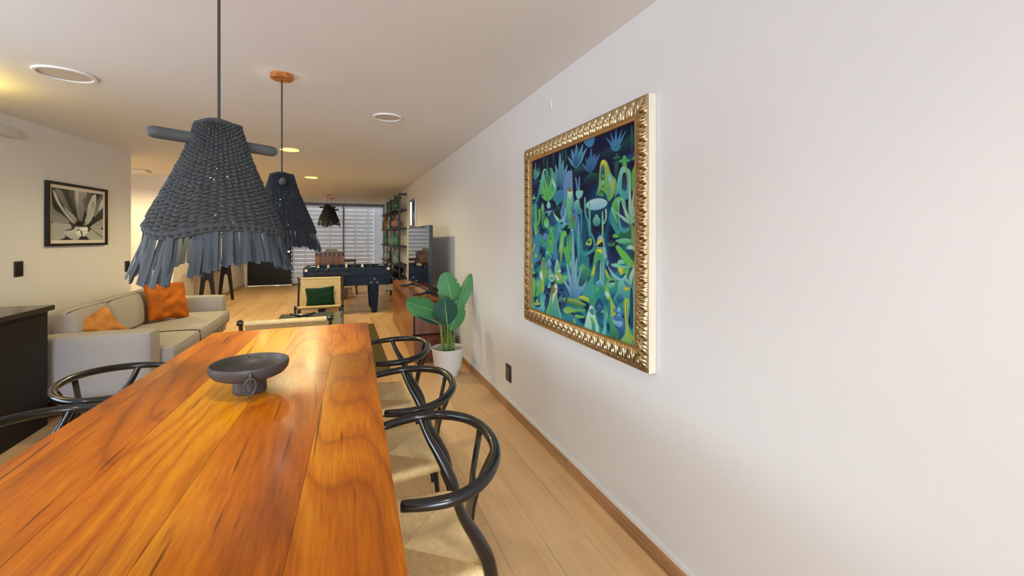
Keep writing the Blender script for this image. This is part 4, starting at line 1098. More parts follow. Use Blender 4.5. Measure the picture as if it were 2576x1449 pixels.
def carved(L, mir):
    """one side of the frame: acanthus leaves repeating along x; profile from outer (0) to inner (FW)"""
    rep = max(1, round(L / 0.06))
    nu, nv = rep * 18 + 1, 15
    V, F, Cc = [], [], []
    for j in range(nv):
        t = j / (nv - 1)
        for i in range(nu):
            u = i / (nu - 1)
            x = (-L / 2 + t * FW) * (1 - u) + (L / 2 - t * FW) * u
            ph = x / 0.06 * 2 * PI
            base = 0.013 * math.sin(PI * min(1, t * 1.05)) ** 0.6
            leafy = math.sin(ph * 1.0 + 3.4 * t) * 0.42 + 0.5 * math.sin(3 * ph + 6.5 * t + 1.2 * math.sin(ph)) + 0.42 * math.sin(4 * ph - 9 * t)
            bead = 0.0
            if t < 0.22: bead = 0.8 * abs(math.sin(ph * 3))
            if 0.78 < t < 0.93: bead = 0.6 * abs(math.sin(ph * 4))
            env = math.sin(PI * min(1, max(0, (t - 0.06) / 0.84)))
            edge = min(1.0, min(u, 1 - u) * (L - 2 * t * FW) / 0.016)
            hgt = base + edge * (0.0075 * env * leafy + 0.004 * bead)
            if t > 0.95: hgt = 0.002
            V.append((x, -0.034 - hgt, -t * FW))
            k = min(1, max(0, (leafy * env + bead + 1.1) / 2.2))
            lo, hi = (0.14, 0.08, 0.03), (0.86, 0.68, 0.42)
            Cc.append(tuple(lo[q] * (1 - k) + hi[q] * k for q in range(3)) + (1,))
    for j in range(nv - 1):
        for i in range(nu - 1):
            a = j * nu + i
            F.append((a, a + nu, a + nu + 1, a + 1))
    me = bpy.data.meshes.new('frame_moulding')
    me.from_pydata(V, [], F)
    ca = me.color_attributes.new('paint', 'FLOAT_COLOR', 'POINT')
    ca.data.foreach_set('color', [c for col in Cc for c in col])
    me.polygons.foreach_set('use_smooth', [True] * len(me.polygons))
    me.materials.append(m_gold)
    return me
ch, cv = carved(PWd, 1), carved(PHt, 1)
place('frame_moulding', ch, pic, T(0, 0, PHt / 2))
place('frame_moulding', ch, pic, R(PI, 'Y') @ T(0, 0, PHt / 2))
place('frame_moulding', cv, pic, R(PI / 2, 'Y') @ T(0, 0, PWd / 2))
place('frame_moulding', cv, pic, R(-PI / 2, 'Y') @ T(0, 0, PWd / 2))
lip = MB()
a, b = PWd / 2 - FW, PHt / 2 - FW
for s in (-1, 1):
    lip.box(s * a - 0.005, s * a + 0.005, -0.038, -0.018, -b - 0.005, b + 0.005)
    lip.box(-a + 0.005, a - 0.005, -0.038, -0.018, s * b - 0.005, s * b + 0.005)
lip.build('frame_lip', m_goldp, pic)

# agave photograph
ag = thing('agave_picture', 'black framed black and white agave photograph on the left wall', 'picture')
ag.matrix_world = on_left(0.893, 0.001, 1.577)
AW, AH = 0.825, 0.60
fr = MB()
for s in (-1, 1):
    fr.bbox(s * (AW / 2 - 0.0125) - 0.0125, s * (AW / 2 - 0.0125) + 0.0125, -0.032, 0, -AH / 2, AH / 2, 0.002, 1)
    fr.bbox(-AW / 2 + 0.025, AW / 2 - 0.025, -0.032, 0, s * (AH / 2 - 0.0125) - 0.0125, s * (AH / 2 - 0.0125) + 0.0125, 0.002, 1)
fr.build('frame', m_frameb, ag)
MB().box(-AW / 2 + 0.02, AW / 2 - 0.02, -0.016, -0.002, -AH / 2 + 0.02, AH / 2 - 0.02).build('mount', m_mat, ag)
base = np.tile(np.array([40., 40., 39.]), (150, 190, 1))
place('photograph', paint_mesh('photograph', np.clip(raster(AGAVE, 190, 150, base) * 1.45 - 18, 4, 255), AW - 0.115, AH - 0.115, m_print), ag, T(0, -0.0175, 0))

# narrow silver mirror on the right wall above the television
mi = thing('wall_mirror', 'narrow silver framed mirror on the right wall above the television', 'mirror')
mi.matrix_world = Matrix.Translation((WALL - 0.001, 7.92, 1.80)) @ R(-PI / 2, 'Z')
f = MB()
for s in (-1, 1):
    f.bbox(s * 0.28 - 0.02, s * 0.28 + 0.02, -0.035, 0, -0.25, 0.25, 0.004, 1)
    f.bbox(-0.26, 0.26, -0.035, 0, s * 0.235 - 0.018, s * 0.235 + 0.018, 0.004, 1)
f.build('frame', m_silver, mi)
MB().box(-0.265, 0.265, -0.014, -0.002, -0.225, 0.225).build('glass', m_mirror, mi)
MB().bbox(WALL - 0.006, WALL, 2.425, 2.443, 2.17, 2.235, 0.002, 1).build('wall_hook', m_wall, label='tiny white plastic hook high on the right wall left of painting', cat='hook')


# ------------------------------------------------------------------ potted plant
PX, PY = 0.985, 4.18
pl = thing('potted_plant', 'bird of paradise plant with big green leaves in a white pot', 'plant', (PX, PY, 0))
MB().lathe([(0.0, 0.0), (0.098, 0.0), (0.103, 0.006), (0.108, 0.058), (0.124, 0.064), (0.130, 0.075), (0.158, 0.262), (0.164, 0.270), (0.160, 0.274), (0.153, 0.268), (0.150, 0.235)], 48, cap=False).build('pot', m_pot, pl)
MB().lathe([(0.0, 0.215), (0.08, 0.212), (0.147, 0.206)], 32, cap=False).build('soil', m_soil, pl)

def leafmat(name, a, b):
    M = Mat(name)
    tc = M.n('ShaderNodeTexCoord')
    mp = M.n('ShaderNodeMapping')
    mp.inputs['Scale'].default_value = (0.6, 1.0, 1.0)
    wv = M.n('ShaderNodeTexWave', Scale=26.0, Distortion=1.5)
    wv.bands_direction = 'Y'
    M.l(tc.outputs['UV'], mp.inputs[0])
    M.l(mp.outputs[0], wv.inputs['Vector'])
    M.l(M.ramp(wv.outputs['Fac'], [(0.0, a), (1.0, b)]), M.p.inputs['Base Color'])
    M.p.inputs['Roughness'].default_value = 0.42
    bp = M.n('ShaderNodeBump', Strength=0.25, Distance=0.002)
    M.l(wv.outputs['Fac'], bp.inputs['Height'])
    M.l(bp.outputs[0], M.p.inputs['Normal'])
    M.p.inputs['Transmission Weight'].default_value = 0.0
    return M.m
m_leaf = leafmat('leaf_green', srgb(56, 122, 66), srgb(70, 140, 78))
m_leafd = leafmat('leaf_dark', srgb(24, 70, 58), srgb(30, 82, 66))
m_rib = mat('leaf_midrib', srgb(150, 182, 120), 0.5)

def leaf(base, tip, width, face, m, curl=0.03, notch=(), droop=0.05, fold=0.18, stem_from=None):
    """banana-like leaf blade from base to tip; face is roughly the normal"""
    B, Tp = Vector(base), Vector(tip)
    L = (Tp - B).length
    ax = (Tp - B).normalized()
    fn = Vector(face)
    fn = (fn - ax * fn.dot(ax)).normalized()
    sd = ax.cross(fn)
    nu, nv = 13, 25
    V, UV = [], []
    for j in range(nv):
        t = j / (nv - 1)
        w = 1.12 * width / 2 * (math.sin(PI * min(1, t * 0.93 + 0.02)) ** 0.62) * (1.06 - 0.25 * t)
        if t > 0.97: w *= 0.35
        for i in range(nu):
            u = i / (nu - 1) * 2 - 1
            ww = w
            for (tn, sgn, dep) in notch:
                if sgn * u > 0: ww *= 1 - dep * math.exp(-((t - tn) / 0.022) ** 2)
            p = B + ax * (t * L) + sd * (u * ww) + fn * (-fold * ww * abs(u) ** 1.5 - droop * t * t * L + curl * width * math.sin(u * 3 + 9 * t) * 0.15)
            V.append(p)
            UV.append((u, t))
    F = [(j * nu + i, j * nu + i + 1, (j + 1) * nu + i + 1, (j + 1) * nu + i) for j in range(nv - 1) for i in range(nu - 1)]
    b = MB().add(V, F)
    me = b.mesh('leaf', m, 80)
    uvl = me.uv_layers.new(name='UVMap')
    for lp in me.loops:
        uvl.data[lp.index].uv = (abs(UV[lp.vertex_index][0]), UV[lp.vertex_index][1] + abs(UV[lp.vertex_index][0]) * 0.25)
    lf = place('leaf', me, pl)
    mid = [B + ax * (t * L) + fn * (0.0015 - droop * t * t * L) for t in (0, 0.25, 0.5, 0.75, 0.97)]
    mb = MB()
    mb.tube(mid, [0.0045, 0.004, 0.003, 0.002, 0.001], 6)
    mb.build('midrib', m_rib, lf)
    s0 = Vector(stem_from)
    MB().tube([s0, s0.lerp(B, 0.5) + Vector((0, 0, 0.05)) + (B - s0).normalized() * 0.0, B, B + ax * 0.03], [0.0095, 0.007, 0.005, 0.0045], 8, smooth=4).build('stalk', m_stem, pl)
    return lf

def P(x, y, z): return (x - PX, y - PY, z)
cf = Vector((-0.20, -1.0, 0.25))
leaf(P(1.045, 4.20, 0.685), P(0.972, 4.25, 1.01), 0.225, (-0.1, -1, 0.15), m_leaf, notch=((0.62, 1, 0.22), (0.55, -1, 0.15), (0.8, 1, 0.15)), stem_from=(0.02, 0.03, 0.20), droop=0.03)
leaf(P(0.875, 4.07, 0.64), P(0.556, 4.02, 0.765), 0.215, (0.12, -0.9, 0.42), m_leaf, notch=((0.55, -1, 0.2), (0.62, 1, 0.35), (0.3, 1, 0.12)), stem_from=(-0.045, -0.02, 0.20), droop=-0.02)
leaf(P(0.935, 3.99, 0.535), P(0.895, 3.93, 0.80), 0.225, (-0.05, -1, 0.1), m_leafd, notch=((0.7, 1, 0.15),), stem_from=(-0.02, -0.05, 0.20), droop=0.02)
leaf(P(0.995, 4.10, 0.455), P(1.085, 4.06, 0.755), 0.175, (-0.25, -1, 0.05), m_leaf, notch=((0.75, 1, 0.2),), stem_from=(0.03, -0.04, 0.20), droop=0.02)
leaf(P(1.055, 4.19, 0.62), P(1.205, 4.19, 1.0), 0.15, (-0.75, -0.55, 0.30), m_leaf, stem_from=(0.055, 0.0, 0.20), droop=0.06, fold=0.5)
leaf(P(0.86, 4.00, 0.55), P(0.66, 3.95, 0.665), 0.10, (-0.1, -0.20, 1.0), m_leafd, stem_from=(-0.06, -0.045, 0.20), droop=0.10, fold=0.4)
for sx, sy, h in ((0.0, 0.0, 0.30), (0.05, -0.03, 0.24), (-0.03, 0.03, 0.36)):
    MB().tube([(sx, sy, 0.19), (sx + 0.005, sy, 0.20 + h * 0.5), (sx + 0.012, sy - 0.01, 0.20 + h)], [0.010, 0.007, 0.003], 8, smooth=3).build('stalk', m_stem, pl)

# ------------------------------------------------------------------ credenza and television
CR = -math.radians(1.3)
cr = thing('credenza', 'walnut credenza along the right wall carrying the television', 'cabinet', (0.74, 4.66, 0), CR)
MB().bbox(0.004, 0.44, 0.0, 2.55, 0.0, 0.262, 0.003, 1).build('drawer_base', m_walnute, cr)
MB().bbox(-0.004, 0.006, 0.0, 2.55, 0.0, 0.268, 0.002, 1).build('front_panel', m_walnut, cr)
for k in range(3):
    d = MB().bbox(-0.012, -0.003, 0.02 + k * 0.84, 0.845 + k * 0.84, 0.02, 0.255, 0.002, 1).build('drawer_front', m_walnut, cr)
MB().bbox(-0.012, 0.008, 0.17, 2.5, 0.275, 0.64, 0.002, 1).build('side_panel', m_walnut, cr)
MB().bbox(0.022, 0.36, 0.175, 2.5, 0.275, 0.635, 0.003, 1).build('end_panel', m_walnute, cr)
MB().bbox(0.012, 0.39, 0.21, 2.48, 0.262, 0.64, 0.002, 1).build('carcass', m_blackm, cr)
MB().bbox(-0.014, 0.42, 0.165, 2.52, 0.64, 0.662, 0.003, 1).build('top', m_walnut, cr)

tv = thing('television', 'flat black television with glossy screen standing on the walnut credenza', 'television', (0.945, 5.74, 0.662), math.radians(0.8))
MB().bbox(0.0, 0.045, -0.74, 0.74, 0.055, 0.84, 0.004, 1).build('casing', m_tv, tv)
MB().bbox(0.045, 0.085, -0.5, 0.5, 0.10, 0.5, 0.01, 1).build('back_cover', m_tv, tv)
MB().box(-0.0015, 0.001, -0.728, 0.728, 0.072, 0.828).build('screen', m_screen, tv, smooth=0)
for s in (-1, 1):
    MB().bbox(0.01, 0.035, s * 0.52 - 0.02, s * 0.52 + 0.02, 0.006, 0.06, 0.004, 1).tube([(0.02, s * 0.52, 0.03), (-0.05, s * 0.515, 0.014), (-0.145, s * 0.50, 0.008)], [0.016, 0.013, 0.008], 8, flat=0.7).tube([(0.02, s * 0.52, 0.03), (0.08, s * 0.525, 0.014), (0.13, s * 0.54, 0.008)], [0.016, 0.013, 0.008], 8, flat=0.7).build('foot', m_tv, tv)
MB().tube([(1.10, 5.55, 0.70), (1.17, 5.35, 0.675), (1.215, 5.2, 0.73), (1.222, 5.05, 0.668), (1.20, 4.95, 0.666)], 0.004, 6, smooth=5).build('cable', m_plate, label='thin dark cable lying on the credenza behind the television', cat='cable')

# ------------------------------------------------------------------ rug, lounge chairs, glass table
rug = MB()
rug.grid(40, 60, lambda i, j: (-1.02 + 1.5 * i / 39, 4.40 + 2.66 * j / 59, 0.009 + 0.0015 * math.sin(i * 2.1) * math.sin(j * 1.7)))
rug.box(-1.02, 0.48, 4.40, 7.06, 0.0005, 0.008)
rug.build('rug', m_rug, label='olive brown jute rug under the lounge chairs', cat='rug')

def cord_panel(w, pts, n, band):
    """cords stretched along a bent path; solid wrapped bands at both ends"""
    b = MB()
    npf = 4
    prof = [0, 0.0016, 0.0022, 0.0016]
    tot = len(pts)
    def fn(i, j):
        y, z = pts[j]
        u = i / (n * npf)
        d = Vector((pts[min(j + 1, tot - 1)][0] - pts[max(j - 1, 0)][0], pts[min(j + 1, tot - 1)][1] - pts[max(j - 1, 0)][1]))
        nn = Vector((-d.y, d.x)).normalized()
        h = prof[i % npf]
        return (-w / 2 + u * w, y + nn.x * h, z + nn.y * h)
    b.grid(n * npf + 1, tot, fn)
    return b

def lounge(label, loc, rz, group):
    t = thing('lounge_chair', label, 'chair', loc, rz, group)
    W = 0.27
    for s in (-1, 1):
        MB().bbox(s * 0.295 - 0.014, s * 0.295 + 0.014, -0.018, 0.022, 0.0, 0.43, 0.004, 1).build('leg', m_postb, t)
        MB().tube([(s * 0.262, 0.012, 0.012), (s * 0.262, 0.30, 0.30), (s * 0.262, 0.36, 0.36)], 0.0135, 8).build('leg', m_post, t)
        MB().tube([(s * 0.292, 0.36, 0.18), (s * 0.295, 0.47, 0.42), (s * 0.297, 0.60, 0.765)], [0.016, 0.016, 0.014], 8, flat=0.8).build('back_post', m_post, t)
        MB().tube([(s * 0.292, 0.36, 0.18), (s * 0.292, 0.305, 0.008)], 0.016, 8).build('leg', m_post, t)
        MB().bbox(s * 0.292 - 0.011, s * 0.292 + 0.011, 0.0, 0.36, 0.15, 0.19, 0.003, 1).build('stretcher', m_postb, t)
        MB().lathe([(0, -0.018), (0.020, -0.018), (0.023, 0.0), (0.020, 0.018), (0, 0.018)], 14, T(s * 0.292, 0.0, 0.405) @ R(PI / 2, 'Y')).build('end_cap', m_black, t)
        MB().lathe([(0, -0.018), (0.018, -0.018), (0.021, 0.0), (0.018, 0.018), (0, 0.018)], 14, T(s * 0.298, 0.597, 0.745) @ R(PI / 2, 'Y')).build('end_cap', m_black, t)
    fr = MB().tube([(-W, 0, 0.40), (W, 0, 0.40)], 0.021, 12).build('front_rail', m_cord2, t)
    MB().tube([(-W, 0.592, 0.737), (W, 0.592, 0.737)], 0.021, 12).build('top_rail', m_cord2, t)
    MB().bbox(-0.285, 0.285, 0.33, 0.36, 0.15, 0.19, 0.003, 1).build('stretcher', m_postb, t)
    cord_panel(2 * W, [(0.0, 0.405), (0.08, 0.385), (0.2, 0.352), (0.32, 0.325), (0.42, 0.31)], 60, 0).build('cord_seat', m_cord2, t, smooth=80)
    cord_panel(2 * W, [(0.42, 0.31), (0.46, 0.40), (0.50, 0.50), (0.55, 0.63), (0.59, 0.735)], 60, 0).build('cord_back', m_cord2, t, smooth=80)
    for y, z, y2, z2 in ((0.575, 0.70, 0.592, 0.745), (0.43, 0.335, 0.452, 0.39)):
        MB().box(-W, W, -0.0035, 0.0035, 0.0, math.hypot(y2 - y, z2 - z), T(0, y, z) @ R(-math.atan2(y2 - y, z2 - z), 'X')).build('cord_band', m_cord2, t)
    return t
lg = lounge('low woven cord lounge chair facing us with the green pillow', (-0.27, 6.40, 0.011), 0.0, 'cord lounge chairs')
dup(lg, (-0.37, 4.165, 0.0005), PI, 'woven cord lounge chair with its back against the far table end')
for o in (lg,): pass
pillow('throw_pillow', 'dark green velvet pillow with diagonal ribs on the lounge chair', m_greenv, 0.385, 0.285, 0.13, T(-0.275, 6.80, 0.50) @ R(-0.30, 'X') @ R(-0.06, 'Y'), 5, None, 0.003, 15)

ct = thing('coffee_table', 'low glass topped coffee table between the two lounge chairs', 'table', (-0.33, 5.3, 0.011))
MB().bbox(-0.36, 0.36, -0.78, 0.78, 0.370, 0.380, 0.002, 1).build('glass_top', glassy('table_glass', (0.62, 0.68, 0.70, 1), 0.03, 0.8), ct)
for sx in (-1, 1):
    for sy in (-1, 1):
        MB().tube([(sx * 0.33, sy * 0.74, 0.0), (sx * 0.33, sy * 0.74, 0.37)], 0.011, 8).build('leg', m_black, ct)
    MB().tube([(sx * 0.33, -0.74, 0.36), (sx * 0.33, 0.74, 0.36)], 0.009, 8).build('rail', m_black, ct)
dish = MB()
dish.grid(17, 9, lambda i, j: (0.14 * (i / 8 - 1), (1 - (i / 8 - 1) ** 2) ** 0.6 * 0.05 * (j / 4 - 1) if abs(i / 8 - 1) < 1 else 0.0, 0.003 + 0.028 * abs(i / 8 - 1) ** 2 + 0.02 * (j / 4 - 1) ** 2))
dish.build('leaf_dish', m_black, loc=(-0.43, 5.80, 0.392), label='small black leaf-shaped dish on the glass coffee table', cat='dish')
bpy.data.objects['leaf_dish'].modifiers.new('thick', 'SOLIDIFY').thickness = 0.004

# ------------------------------------------------------------------ console table by the left wall
co = thing('console_table', 'narrow black console table on A-shaped legs behind the sofa', 'table', (-2.31, 10.24, 0))
MB().bbox(-0.15, 0.15, -1.05, 1.05, 0.845, 0.87, 0.004, 1).build('top', m_blackm, co)
for y in (-0.70, 0.70):
    o = [(-0.15, 0.0), (-0.10, 0.0), (-0.035, 0.52), (-0.022, 0.555), (0.0, 0.566), (0.022, 0.555), (0.035, 0.52), (0.10, 0.0), (0.15, 0.0), (0.075, 0.846), (-0.075, 0.846)]
    v = [(x, y - 0.02, z) for x, z in o] + [(x, y + 0.02, z) for x, z in o]
    nn = len(o)
    q = [(0, 1, 2, 10), (2, 3, 10), (3, 4, 9, 10), (4, 5, 9), (5, 6, 9), (6, 7, 8, 9)]
    f = q + [tuple(i + nn for i in k[::-1]) for k in q] + [(i, (i + 1) % nn, nn + (i + 1) % nn, nn + i) for i in range(nn)]
    MB().add(v, f).build('a_frame_leg', m_blackm, co, smooth=30)
MB().tube([(0, -0.69, 0.68), (0, 0.69, 0.68)], 0.009, 8).build('stretcher', m_blackm, co)

# ------------------------------------------------------------------ foosball table
FX0, FX1, FY0, FY1 = -0.59, 0.85, 8.05, 8.98
fo = thing('foosball_table', 'dark blue-black foosball table in front of the blinds', 'table', ((FX0 + FX1) / 2, (FY0 + FY1) / 2, 0))
hw, hd = (FX1 - FX0) / 2, (FY1 - FY0) / 2
for y in (-hd, hd - 0.03):
    MB().bbox(-hw, hw, y, y + 0.03, 0.675, 0.832, 0.004, 1).build('side_panel', m_foos, fo)
for x in (-hw, hw - 0.03):
    MB().bbox(x, x + 0.03, -hd + 0.03, hd - 0.03, 0.675, 0.832, 0.004, 1).build('end_panel', m_foos, fo)
MB().bbox(-hw + 0.02, hw - 0.02, -hd + 0.035, hd - 0.035, 0.505, 0.69, 0.004, 1).build('lower_box', m_foos, fo)
MB().box(-hw + 0.03, hw - 0.03, -hd + 0.03, hd - 0.03, 0.70, 0.745).build('playfield', m_field, fo)
mk = MB()
mk.box(-0.003, 0.003, -hd + 0.05, hd - 0.05, 0.7452, 0.7458)
mk.add([(0.16 * math.cos(a) * s, 0.16 * math.sin(a) * s, 0.7458) for s in (1, 0.95) for a in [2 * PI * k / 24 for k in range(24)]], [(k, (k + 1) % 24, 24 + (k + 1) % 24, 24 + k) for k in range(24)])
mk.build('marking', m_cream, fo)
MB().bbox(-hw + 0.08, -0.01 - 0.05 + 0.06, -hd - 0.004, -hd + 0.01, 0.695, 0.752, 0.003, 1).build('ball_return', m_foosd, fo)
for x in (-hw + 0.045, hw - 0.05):
    for y in (-1, 1):
        MB().lathe([(0, 0.0), (0.026, 0.0), (0.026, 0.003), (0.016, 0.004), (0.014, 0.002), (0.006, 0.002), (0.005, 0.006), (0, 0.006)], 20, T(x, y * hd, 0.795) @ R(-y * PI / 2, 'X')).build('corner_bolt', m_cream, fo)
for sx in (-1, 1):
    for sy in (-1, 1):
        cx, cy = sx * (hw - 0.285) , sy * (hd - 0.13)
        v = []
        for z, a in ((0.0, 0.045), (0.06, 0.05), (0.06, 0.055), (0.53, 0.08)):
            v += [(cx - a, cy - a, z), (cx + a, cy - a, z), (cx + a, cy + a, z), (cx - a, cy + a, z)]
        f = [(3, 2, 1, 0), (12, 13, 14, 15)]
        for k in range(3):
            for i in range(4): f.append((k * 4 + i, k * 4 + (i + 1) % 4, k * 4 + 4 + (i + 1) % 4, k * 4 + 4 + i))
        MB().add(v, f).build('leg', m_foos, fo, smooth=20)
        if sy < 0:
            for bx, bz in ((0.0, 0.615), (-0.055, 0.55), (0.05, 0.548)):
                MB().lathe([(0, 0), (0.012, 0), (0.010, 0.004), (0, 0.005)], 12, T(cx + bx, -hd + 0.035, bz) @ R(PI / 2, 'X')).build('bolt', m_cream, fo)
KX = [-0.375, -0.21, -0.055, 0.10, 0.235, 0.38, 0.525, 0.665]
man = MB()
man.lathe([(0, 0.055), (0.012, 0.052), (0.016, 0.040), (0.012, 0.028), (0.017, 0.020), (0.022, 0.0), (0.016, -0.025), (0.014, -0.07), (0.018, -0.085), (0.016, -0.095), (0, -0.096)], 12)
man_c, man_k = man.mesh('player', m_cream), None
man_k = man.mesh('player', m_plate)
rod_near = [True, True, False, True, False, True, False, False]
cnt = [1, 2, 3, 5, 5, 3, 2, 1]
for k, kx in enumerate(KX):
    x = kx - (FX0 + FX1) / 2
    rd = MB().tube([(x, -hd - (0.03 if rod_near[k] else 0.16 * 0), 0.80), (x, hd + 0.09, 0.80)], 0.007, 8).build('rod', m_chrome, fo)
    if rod_near[k]:
        MB().lathe([(0, 0), (0.016, 0), (0.018, 0.02), (0.026, 0.05), (0.028, 0.09), (0.022, 0.11), (0, 0.114)], 16, T(x, -hd - 0.005, 0.80) @ R(PI / 2, 'X')).build('handle', m_plate, rd)
    else:
        MB().lathe([(0, 0), (0.018, 0), (0.020, 0.012), (0.012, 0.016), (0.010, 0.03), (0, 0.032)], 16, T(x, -hd - 0.001, 0.80) @ R(PI / 2, 'X')).build('bushing', m_plate, rd)
        MB().lathe([(0, 0), (0.016, 0), (0.024, 0.05), (0.026, 0.09), (0, 0.11)], 14, T(x, hd + 0.02, 0.80) @ R(-PI / 2, 'X')).build('handle', m_plate, rd)
    for q in range(cnt[k]):
        place('player', man_c if rod_near[k] else man_k, rd, T(x, (q - (cnt[k] - 1) / 2) * 0.15, 0.80) @ R((0.1, -0.3, 0.2)[q % 3], 'X'))
for s in (-1, 1):
    MB().box(s * (hw - 0.14) - 0.05, s * (hw - 0.14) + 0.05, -0.10, 0.10, 0.833, 0.836).build('score_plate', m_chrome, fo)
    MB().bbox(s * (hw - 0.06) - 0.045, s * (hw - 0.06) + 0.045, -hd + 0.03, hd - 0.03, 0.80, 0.831, 0.003, 1).build('end_shelf', m_foos, fo)

# ------------------------------------------------------------------ wooden block cabinet, box, far chair
cb = thing('wooden_cabinet', 'tall stave-built wooden cabinet standing behind the foosball table', 'cabinet', (-0.215, 10.0, 0))
MB().box(-0.275, 0.275, 0.03, 0.55, 0.0, 1.01).build('carcass', m_walnute, cb)
m_dk = wood('dark_end_grain', srgb(30, 26, 34), srgb(48, 38, 44), srgb(60, 48, 48), 'Z', 0.5)
m_md = wood('red_brown_stave', srgb(80, 46, 34), srgb(108, 66, 48), srgb(128, 82, 60), 'Z', 0.45)
m_or = wood('orange_stave', srgb(104, 64, 36), srgb(132, 84, 48), srgb(150, 100, 60), 'Z', 0.45)
w = 0.58 / 13
for k in range(13):
    x = -0.29 + w * k
    lo = MB().bbox(x + 0.0003, x + w - 0.0003, 0.0, 0.03, 0.0, 0.955, 0.0007, 1).build('stave', (m_md, m_or, m_md)[(k * 7 + 1) % 3], cb)
    MB().bbox(x + 0.0003, x + w - 0.0003, 0.0, 0.03, 0.957, 1.03, 0.0007, 1).build('stave', m_dk if k % 2 == 0 else m_md, cb)
MB().bbox(-0.29, 0.29, 0.0, 0.56, 1.031, 1.04, 0.002, 1).build('top', m_walnute, cb)
tr = thing('mossy_tray', 'low grey-green planter tray on top of the wooden cabinet', 'tray', (-0.19, 10.28, 1.0405))
MB().bbox(-0.125, 0.125, -0.07, 0.07, 0.0, 0.05, 0.01, 2).build('tray_body', mat('grey_ceramic', srgb(140, 140, 128), 0.8, 0.1), tr)
ms = MB()
rnd = random.Random(2)
for k in range(60):
    x, y = rnd.uniform(-0.11, 0.11), rnd.uniform(-0.055, 0.055)
    ms.lathe([(0, 0), (0.012, 0.003), (0.009, 0.014), (0, 0.018)], 6, T(x, y, 0.046))
ms.build('moss', mat('grey_moss', srgb(118, 126, 96), 0.95, 0.2), tr, kind='stuff')

bx = thing('drawer_box', 'small pale wooden box with two drawers on the floor under foosball table', 'box', (0.145, 10.35, 0))
MB().bbox(-0.062, 0.10, 0, 0.25, 0, 0.20, 0.003, 1).build('body', m_walnute, bx)
for k in range(2):
    d = MB().bbox(-0.06, 0.09, -0.012, 0.0, 0.012 + k * 0.095, 0.098 + k * 0.095, 0.003, 1).build('drawer', m_pale, bx)
    MB().box(-0.045, -0.03, -0.016, -0.012, 0.03 + k * 0.095, 0.08 + k * 0.095).box(-0.03, -0.01, -0.016, -0.012, 0.068 + k * 0.095, 0.078 + k * 0.095).build('handle', m_plate, d)

def far_chair(label, loc, rz):
    t = thing('dining_chair', label, 'chair', loc, rz, 'brown wooden chairs by the far window')
    MB().bbox(-0.21, 0.21, -0.21, 0.21, 0.43, 0.46, 0.012, 2).build('seat', m_farwood, t)
    for sx in (-1, 1):
        MB().tube([(sx * 0.22, -0.22, 0.0), (sx * 0.18, -0.18, 0.44)], [0.013, 0.02], 8).build('leg', m_farwood, t)
        MB().tube([(sx * 0.22, 0.25, 0.0), (sx * 0.18, 0.19, 0.44), (sx * 0.19, 0.23, 0.80)], [0.013, 0.02, 0.014], 8).build('leg', m_farwood, t)
    MB().bbox(-0.21, 0.21, 0.215, 0.24, 0.76, 0.82, 0.008, 2).build('back_rail', m_farwood, t)
    MB().bbox(-0.185, 0.185, 0.205, 0.225, 0.60, 0.64, 0.006, 1).build('back_rail', m_farwood, t)
    return t
far_chair('brown wooden chair half hidden behind the foosball table beside the block cabinet', (0.14, 11.0, 0), 0.0)

# ------------------------------------------------------------------ bottle shelves
SX = 0.98
sh = thing('shelf_unit', 'tall black steel shelf rack with glass bottles on the right wall', 'shelf', (WALL, 10.2, 0))
LV = [1.93, 1.56, 1.19, 0.82, 0.56, 0.30]
UY = [8.85, 9.65, 10.45, 11.25]
for k, y in enumerate(UY):
    MB().bbox(-0.165, -0.125, y - 10.2 - 0.02, y - 10.2 + 0.02, 0.0, 2.25, 0.002, 1).build('upright', m_shelf, sh)
    MB().bbox(-0.125, -0.002, y - 10.2 - 0.015, y - 10.2 + 0.015, 2.205, 2.25, 0.002, 1).build('bracket', m_shelf, sh)
for z in LV:
    MB().bbox(-0.26, -0.004, -1.38, 1.42, z - 0.035, z, 0.003, 1).build('shelf_board', m_shelf, sh)

GL = dict(clear=glassy('clear_glass', (0.82, 0.88, 0.86, 1), 0.04, 0.82), green=glassy('green_glass', (0.25, 0.62, 0.42, 1), 0.04, 0.75), dgreen=glassy('olive_glass', (0.22, 0.36, 0.14, 1), 0.04, 0.75), amber=glassy('amber_glass', (0.75, 0.38, 0.04, 1), 0.04, 0.7), aqua=glassy('aqua_glass', (0.55, 0.82, 0.76, 1), 0.04, 0.8))
m_terra = mat('pink_terracotta', srgb(176, 118, 98), 0.7, 0.08, 14)
m_cork = mat('cork', srgb(150, 112, 72), 0.9, 0.15, 60)
SHP = dict(
    tall=[(0, 0), (0.9, 0), (1, 0.04), (1, 0.55), (0.85, 0.66), (0.36, 0.78), (0.30, 0.95), (0.38, 0.955), (0.38, 1.0), (0.28, 1.0)],
    jug=[(0, 0), (0.8, 0), (1, 0.10), (1, 0.42), (0.8, 0.60), (0.32, 0.74), (0.26, 0.94), (0.36, 0.95), (0.36, 1.0), (0.25, 1.0)],
    round=[(0, 0), (0.55, 0), (0.9, 0.2), (1, 0.42), (0.88, 0.66), (0.45, 0.82), (0.30, 0.85), (0.34, 0.97), (0.42, 1.0), (0.28, 1.0)],
    jar=[(0, 0), (0.95, 0), (1, 0.05), (1, 0.78), (0.75, 0.88), (0.70, 0.97), (0.78, 1.0), (0.66, 1.0)])
